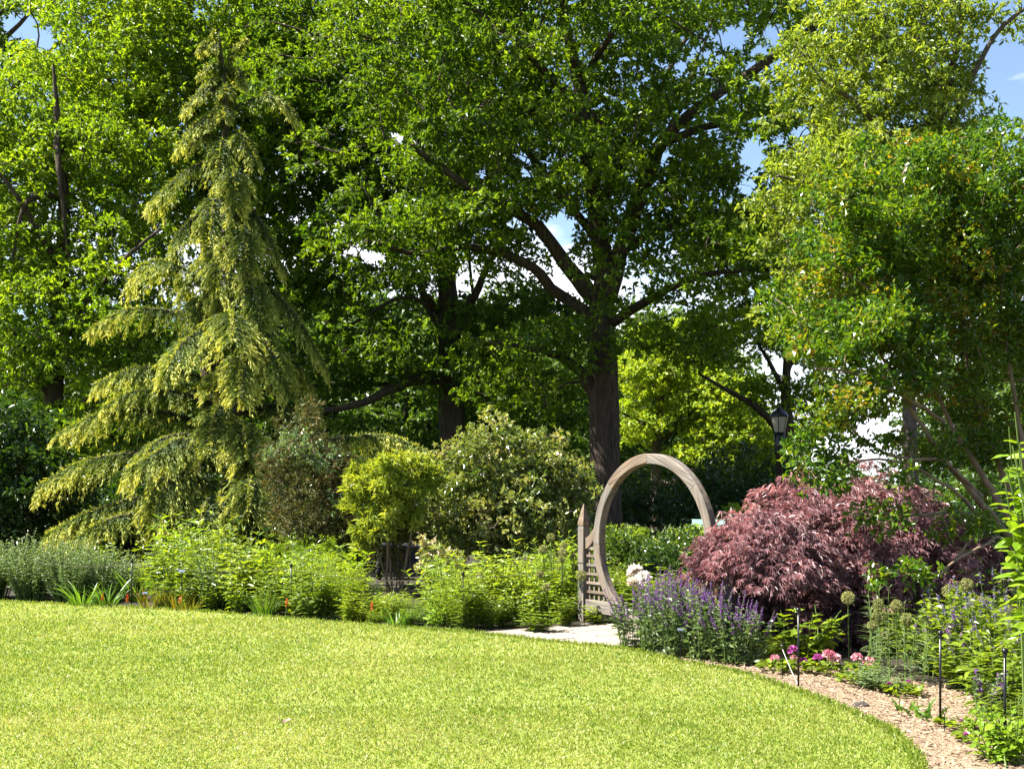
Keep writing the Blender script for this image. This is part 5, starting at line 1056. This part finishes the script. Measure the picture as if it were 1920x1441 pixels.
def twine(a, b, sag, lab):
    m = (a + b) / 2 - Z * sag; mb = MB(); mb.add(*tubes(smooth([a, a * .75 + b * .25 - Z * sag * .75, m, a * .25 + b * .75 - Z * sag * .75, b], 20), np.full(20, .0022), 5))
    o = mb.build('twine', M['rope']); tag(o, lab, 'twine', 'twine strung between the rods')
h = Z * .585
twine(GD(60, 15.9) + h, rp[0] + h, .05, 'twine running left from the leftmost rod'); twine(rp[0] + h, rp[1] + h, .06, 'twine between the two rods at the left')
twine(rp[1] + h, rp[2] + h, .08, 'twine between the rods left of the path'); twine(rp[2] + h, POST + Z * .71, .05, 'twine from the rod to the gate post')
# knot round the post
mb = MB(); th = np.linspace(0, 2 * math.pi, 17); k_ = .058
mb.add(*tubes(np.stack([POST + Z * .71 + U * k_ * np.clip(1.4 * math.cos(x), -1, 1) + N * k_ * np.clip(1.4 * math.sin(x), -1, 1) for x in th]), np.full(17, .0035), 5)); mb.build('tie_wire', M['rope'], gate)
def looped_stake(px, d, hgt, lab):
    p = GD(px, d); root = thing('looped_stake', lab, 'stake', p, 'thin wire stakes with a loop')
    r = .016; pts = [p - Z * .02, p + Z * (hgt - 2.6 * r)] + [p + Z * (hgt - r) + np.array([math.sin(x) * r * .75, 0, -math.cos(x) * r * 1.4]) for x in np.linspace(.35, 2 * math.pi - .35, 12)] + [p + Z * (hgt - 2.8 * r)]
    mb = MB(); mb.add(*tubes(np.array(pts), np.full(len(pts), .0035), 6)); mb.build('wire', M['black'], root)
looped_stake(1771, 7.75, .165, 'thin looped wire stake beside the rod in the mulch'); looped_stake(1467, 9.75, .30, 'thin looped wire stake near the magenta geranium')
looped_stake(1836, 7.25, .20, 'short thin wire stake left of the last rod')
M['string'] = plain('pale_string', (.35, .34, .33), rough=.7)
a = GD(1467, 9.75) + Z * .27; b = rp[3] + Z * .03; mb = MB(); mb.add(*tubes(smooth([a, (a + b) / 2 - Z * .01, b], 8), np.full(8, .003), 5)); tag(mb.build('guide_string', M['string']), 'pale string from the looped stake to the rod', 'string')
M['tag'] = plain('grey_blue_label', (.07, .085, .13), rough=.35, spec=.5)
def plant_label(px, d, hgt, wd, lab):
    p = GD(px, d); root = thing('plant_label', lab, 'label', p, 'plant labels on stakes')
    mb = MB(); box(mb, p + Z * hgt * .5, .012, .006, hgt); mb.build('stake', M['black'], root)
    ty = nrm(np.array([0, -.6, 1.0])); mb = MB(); box(mb, p + Z * (hgt + .012) + np.array([0, -.012, 0]), wd, wd * .62, .004, (1, 0, 0), np.array([0, .86, .51]), np.array([0, -.51, .86])); mb.build('label_plate', M['tag'], root)
plant_label(341, 14.9, .52, .08, 'tall plant label on a black stake in the perennials'); plant_label(272, 15.05, .23, .065, 'small plant label in front of the reddish grass'); plant_label(1276, 10.9, .28, .06, 'small blue label among the salvia')
# stone on the mulch
mb = MB(); n = 9; V = []; 
for k, (r, z) in enumerate(((.055, -.01), (.058, .012), (.042, .030), (.018, .040))):
    for j in range(10): x = j / 10 * 6.283; V.append(G(1614, 1325) + np.array([math.cos(x) * r * 1.15 * (1 + rng.normal(0, .08)), math.sin(x) * r * (1 + rng.normal(0, .08)), z + rng.normal(0, .003)]))
Fc = [[k * 10 + j, k * 10 + (j + 1) % 10, k * 10 + 10 + (j + 1) % 10, k * 10 + 10 + j] for k in range(3) for j in range(10)]
mb.add(V, Fc); mb.add(V[30:], [list(range(10))]); M['stone'] = noise_mat('dark_stone', (.03, .024, .02), (.07, .055, .045), scale=20, bump=.5)
tag(mb.build('stone', M['stone'], origin=tuple(G(1614, 1325))), 'small dark brown stone lying on the mulch', 'stone')

# ------------------------------------------------------------------ street lamp
LD = 25.0; lp = GD(1461, LD)
lamp = thing('street_lamp', 'black park street lamp with frosted tapered lantern above the red maple', 'lamp', lp)
zt = EYE + (905 - 765) / F * LD          # top of the cap
mb = MB(); lathe(mb, [(.0, -.02), (.16, 0), (.16, .25), (.12, .32), (.085, .5), (.075, .9), (.072, zt - 1.0), (.088, zt - .98), (.088, zt - .92), (.10, zt - .90), (.115, zt - .52), (.0, zt - .52)], lp, 16); mb.build('pole', M['black'], lamp, smooth=True)
mb = MB(); lathe(mb, [(.112, zt - .535), (.135, zt - .525), (.135, zt - .51), (.11, zt - .505)], lp, 16); mb.build('collar', M['black'], lamp)
mb = MB(); lathe(mb, [(.112, zt - .51), (.150, zt - .35), (.185, zt - .19)], lp, 20); gl = mb.build('lantern_glass', M['glass'], lamp, smooth=True)
for k in range(6):
    x = k / 6 * 6.283 + .2; e = np.array([math.cos(x), math.sin(x), 0]); mb = MB(); mb.add(*tubes(np.array([lp + e * .117 + Z * (zt - .51), lp + e * .155 + Z * (zt - .35), lp + e * .19 + Z * (zt - .19)]), np.full(3, .0085), 5)); mb.build('rib', M['black'], lamp)
mb = MB(); lathe(mb, [(.10, zt - .185), (.205, zt - .19), (.205, zt - .165), (.17, zt - .12), (.11, zt - .05), (.07, zt - .035), (.06, zt), (.0, zt)], lp, 20); mb.build('cap', M['black'], lamp, smooth=True)
mb = MB(); lathe(mb, [(.03, zt - .005), (.022, zt + .03), (.034, zt + .055), (.0, zt + .09)], lp, 10); mb.build('finial', M['black'], lamp, smooth=True)

# ------------------------------------------------------------------ things half hidden behind the planting
M['navy'] = plain('navy_plastic', (.010, .018, .07), rough=.45); M['rubber'] = plain('black_rubber', (.01, .01, .01), rough=.7); M['pgreen'] = plain('pale_green_paint', (.20, .36, .30), rough=.3, spec=.7)
kd = 20.0; kp = GD(752, kd)
cart = thing('garden_cart', 'dark blue garden cart with black curved handle, half hidden behind the golden shrub', 'cart', kp)
mb = MB(); Vx = []; s = [(-1, -1), (1, -1), (1, 1), (-1, 1)]
for sx, sy, z in ((.24, .20, .14), (.36, .28, .58), (.33, .25, .58), (.21, .17, .17)):
    for a, b in s: Vx.append(kp + np.array([a * sx, b * sy, z]))
Fc = [[0, 3, 2, 1]] + [[k * 4 + j, k * 4 + (j + 1) % 4, k * 4 + 4 + (j + 1) % 4, k * 4 + 4 + j] for k in range(3) for j in range(4)] + [[12, 13, 14, 15]]
mb.add(Vx, [f for f in Fc]); mb.build('tub', M['navy'], cart)
mb = MB(); mb.add(*tubes(smooth([kp + np.array([.34, .0, .5]), kp + np.array([.36, -.05, .86]), kp + np.array([.30, -.08, 1.02]), kp + np.array([.10, -.1, 1.0]), kp + np.array([.04, -.1, .86])], 20), np.full(20, .035), 8)); mb.build('handle', M['rubber'], cart, smooth=True)
mb = MB(); box(mb, kp + np.array([-.06, -.285, .62]), .62, .03, .035); mb.build('rim', plain('pale_rim', (.45, .45, .45), rough=.4), cart)
for sx in (-.36, .42):
    wc = kp + np.array([sx, -.12, .20]); th = np.linspace(0, 2 * math.pi, 21)
    mb = MB(); mb.add(*tubes(np.stack([wc + np.array([0, math.cos(x) * .15, math.sin(x) * .15]) for x in th]), np.full(21, .045), 8)); wh = mb.build('wheel', M['rubber'], cart, smooth=True)
    mb = MB(); box(mb, wc, .03, .07, .07); box(mb, wc, .02, .03, .28); box(mb, wc, .02, .28, .03); mb.build('hub', M['black'], wh, origin=tuple(cart['o']))
mb = MB(); box(mb, GD(715, 17.9) + Z * .04, .62, .25, .08, bev=.01); tag(mb.build('kerb_stone', M['paver'], origin=tuple(GD(715, 17.9))), 'pale stone edging piece below the golden shrub', 'stone')
bd = 22.5; bp = GD(1340, bd); e1 = nrm(np.array([1, -.35, 0])); e2 = np.array([-e1[1], e1[0], 0]) * -1
bench = thing('garden_bench', 'pale green garden bench partly hidden behind the right side of the ring', 'bench', bp)
for k in range(5):
    mb = MB(); box(mb, bp - e2 * .2 + e2 * .1 * k + Z * .43, 1.0, .08, .025, e1, e2, Z); mb.build('seat_slat', M['pgreen'], bench)
for k in range(4):
    mb = MB(); up = nrm(Z - e2 * .0 + -e2 * .25); box(mb, bp - e2 * .26 + up * .12 * k + Z * .54, 1.0, .022, .105, e1, np.cross(up, e1), up); mb.build('back_slat', M['pgreen'], bench)
for a in (-.44, .44):
    for b in (-.2, .2):
        mb = MB(); box(mb, bp + e1 * a + e2 * b + Z * .21, .05, .05, .42, e1, e2, Z); mb.build('leg', M['pgreen'], bench)
hd_ = 75.0; hp = GD(1598, hd_)
hut = thing('park_hut', 'far pale green roofed hut on the horizon above the red maple', 'building', hp)
M['wallp'] = plain('pale_wall', (.45, .46, .42), rough=.8); M['roofp'] = plain('pale_green_roof', (.38, .50, .45), rough=.5)
mb = MB(); box(mb, hp + Z * .8, 1.6, 2.4, 1.6); mb.build('wall', M['wallp'], hut)
mb = MB(); c = hp + Z * 1.6; V = [c + np.array([a * 1.0, b * 1.5, 0.0]) for a, b in s] + [c + np.array([0, -1.3, .62]), c + np.array([0, 1.3, .62])]
V = [c + np.array([x, y, z]) for x, y, z in ((-1, -1.5, 0), (1, -1.5, 0), (1, 1.5, 0), (-1, 1.5, 0), (-.85, 0, .66), (.85, 0, .66))]
mb.add(V, [[0, 1, 5, 4], [2, 3, 4, 5], [0, 3, 2, 1]]); mb.add(V, [[1, 2, 5], [3, 0, 4]]); mb.build('roof', M['roofp'], hut)
mb = MB(); box(mb, hp + np.array([.1, -1.21, .75]), .7, .04, 1.4); mb.build('door', M['pgreen'], hut)
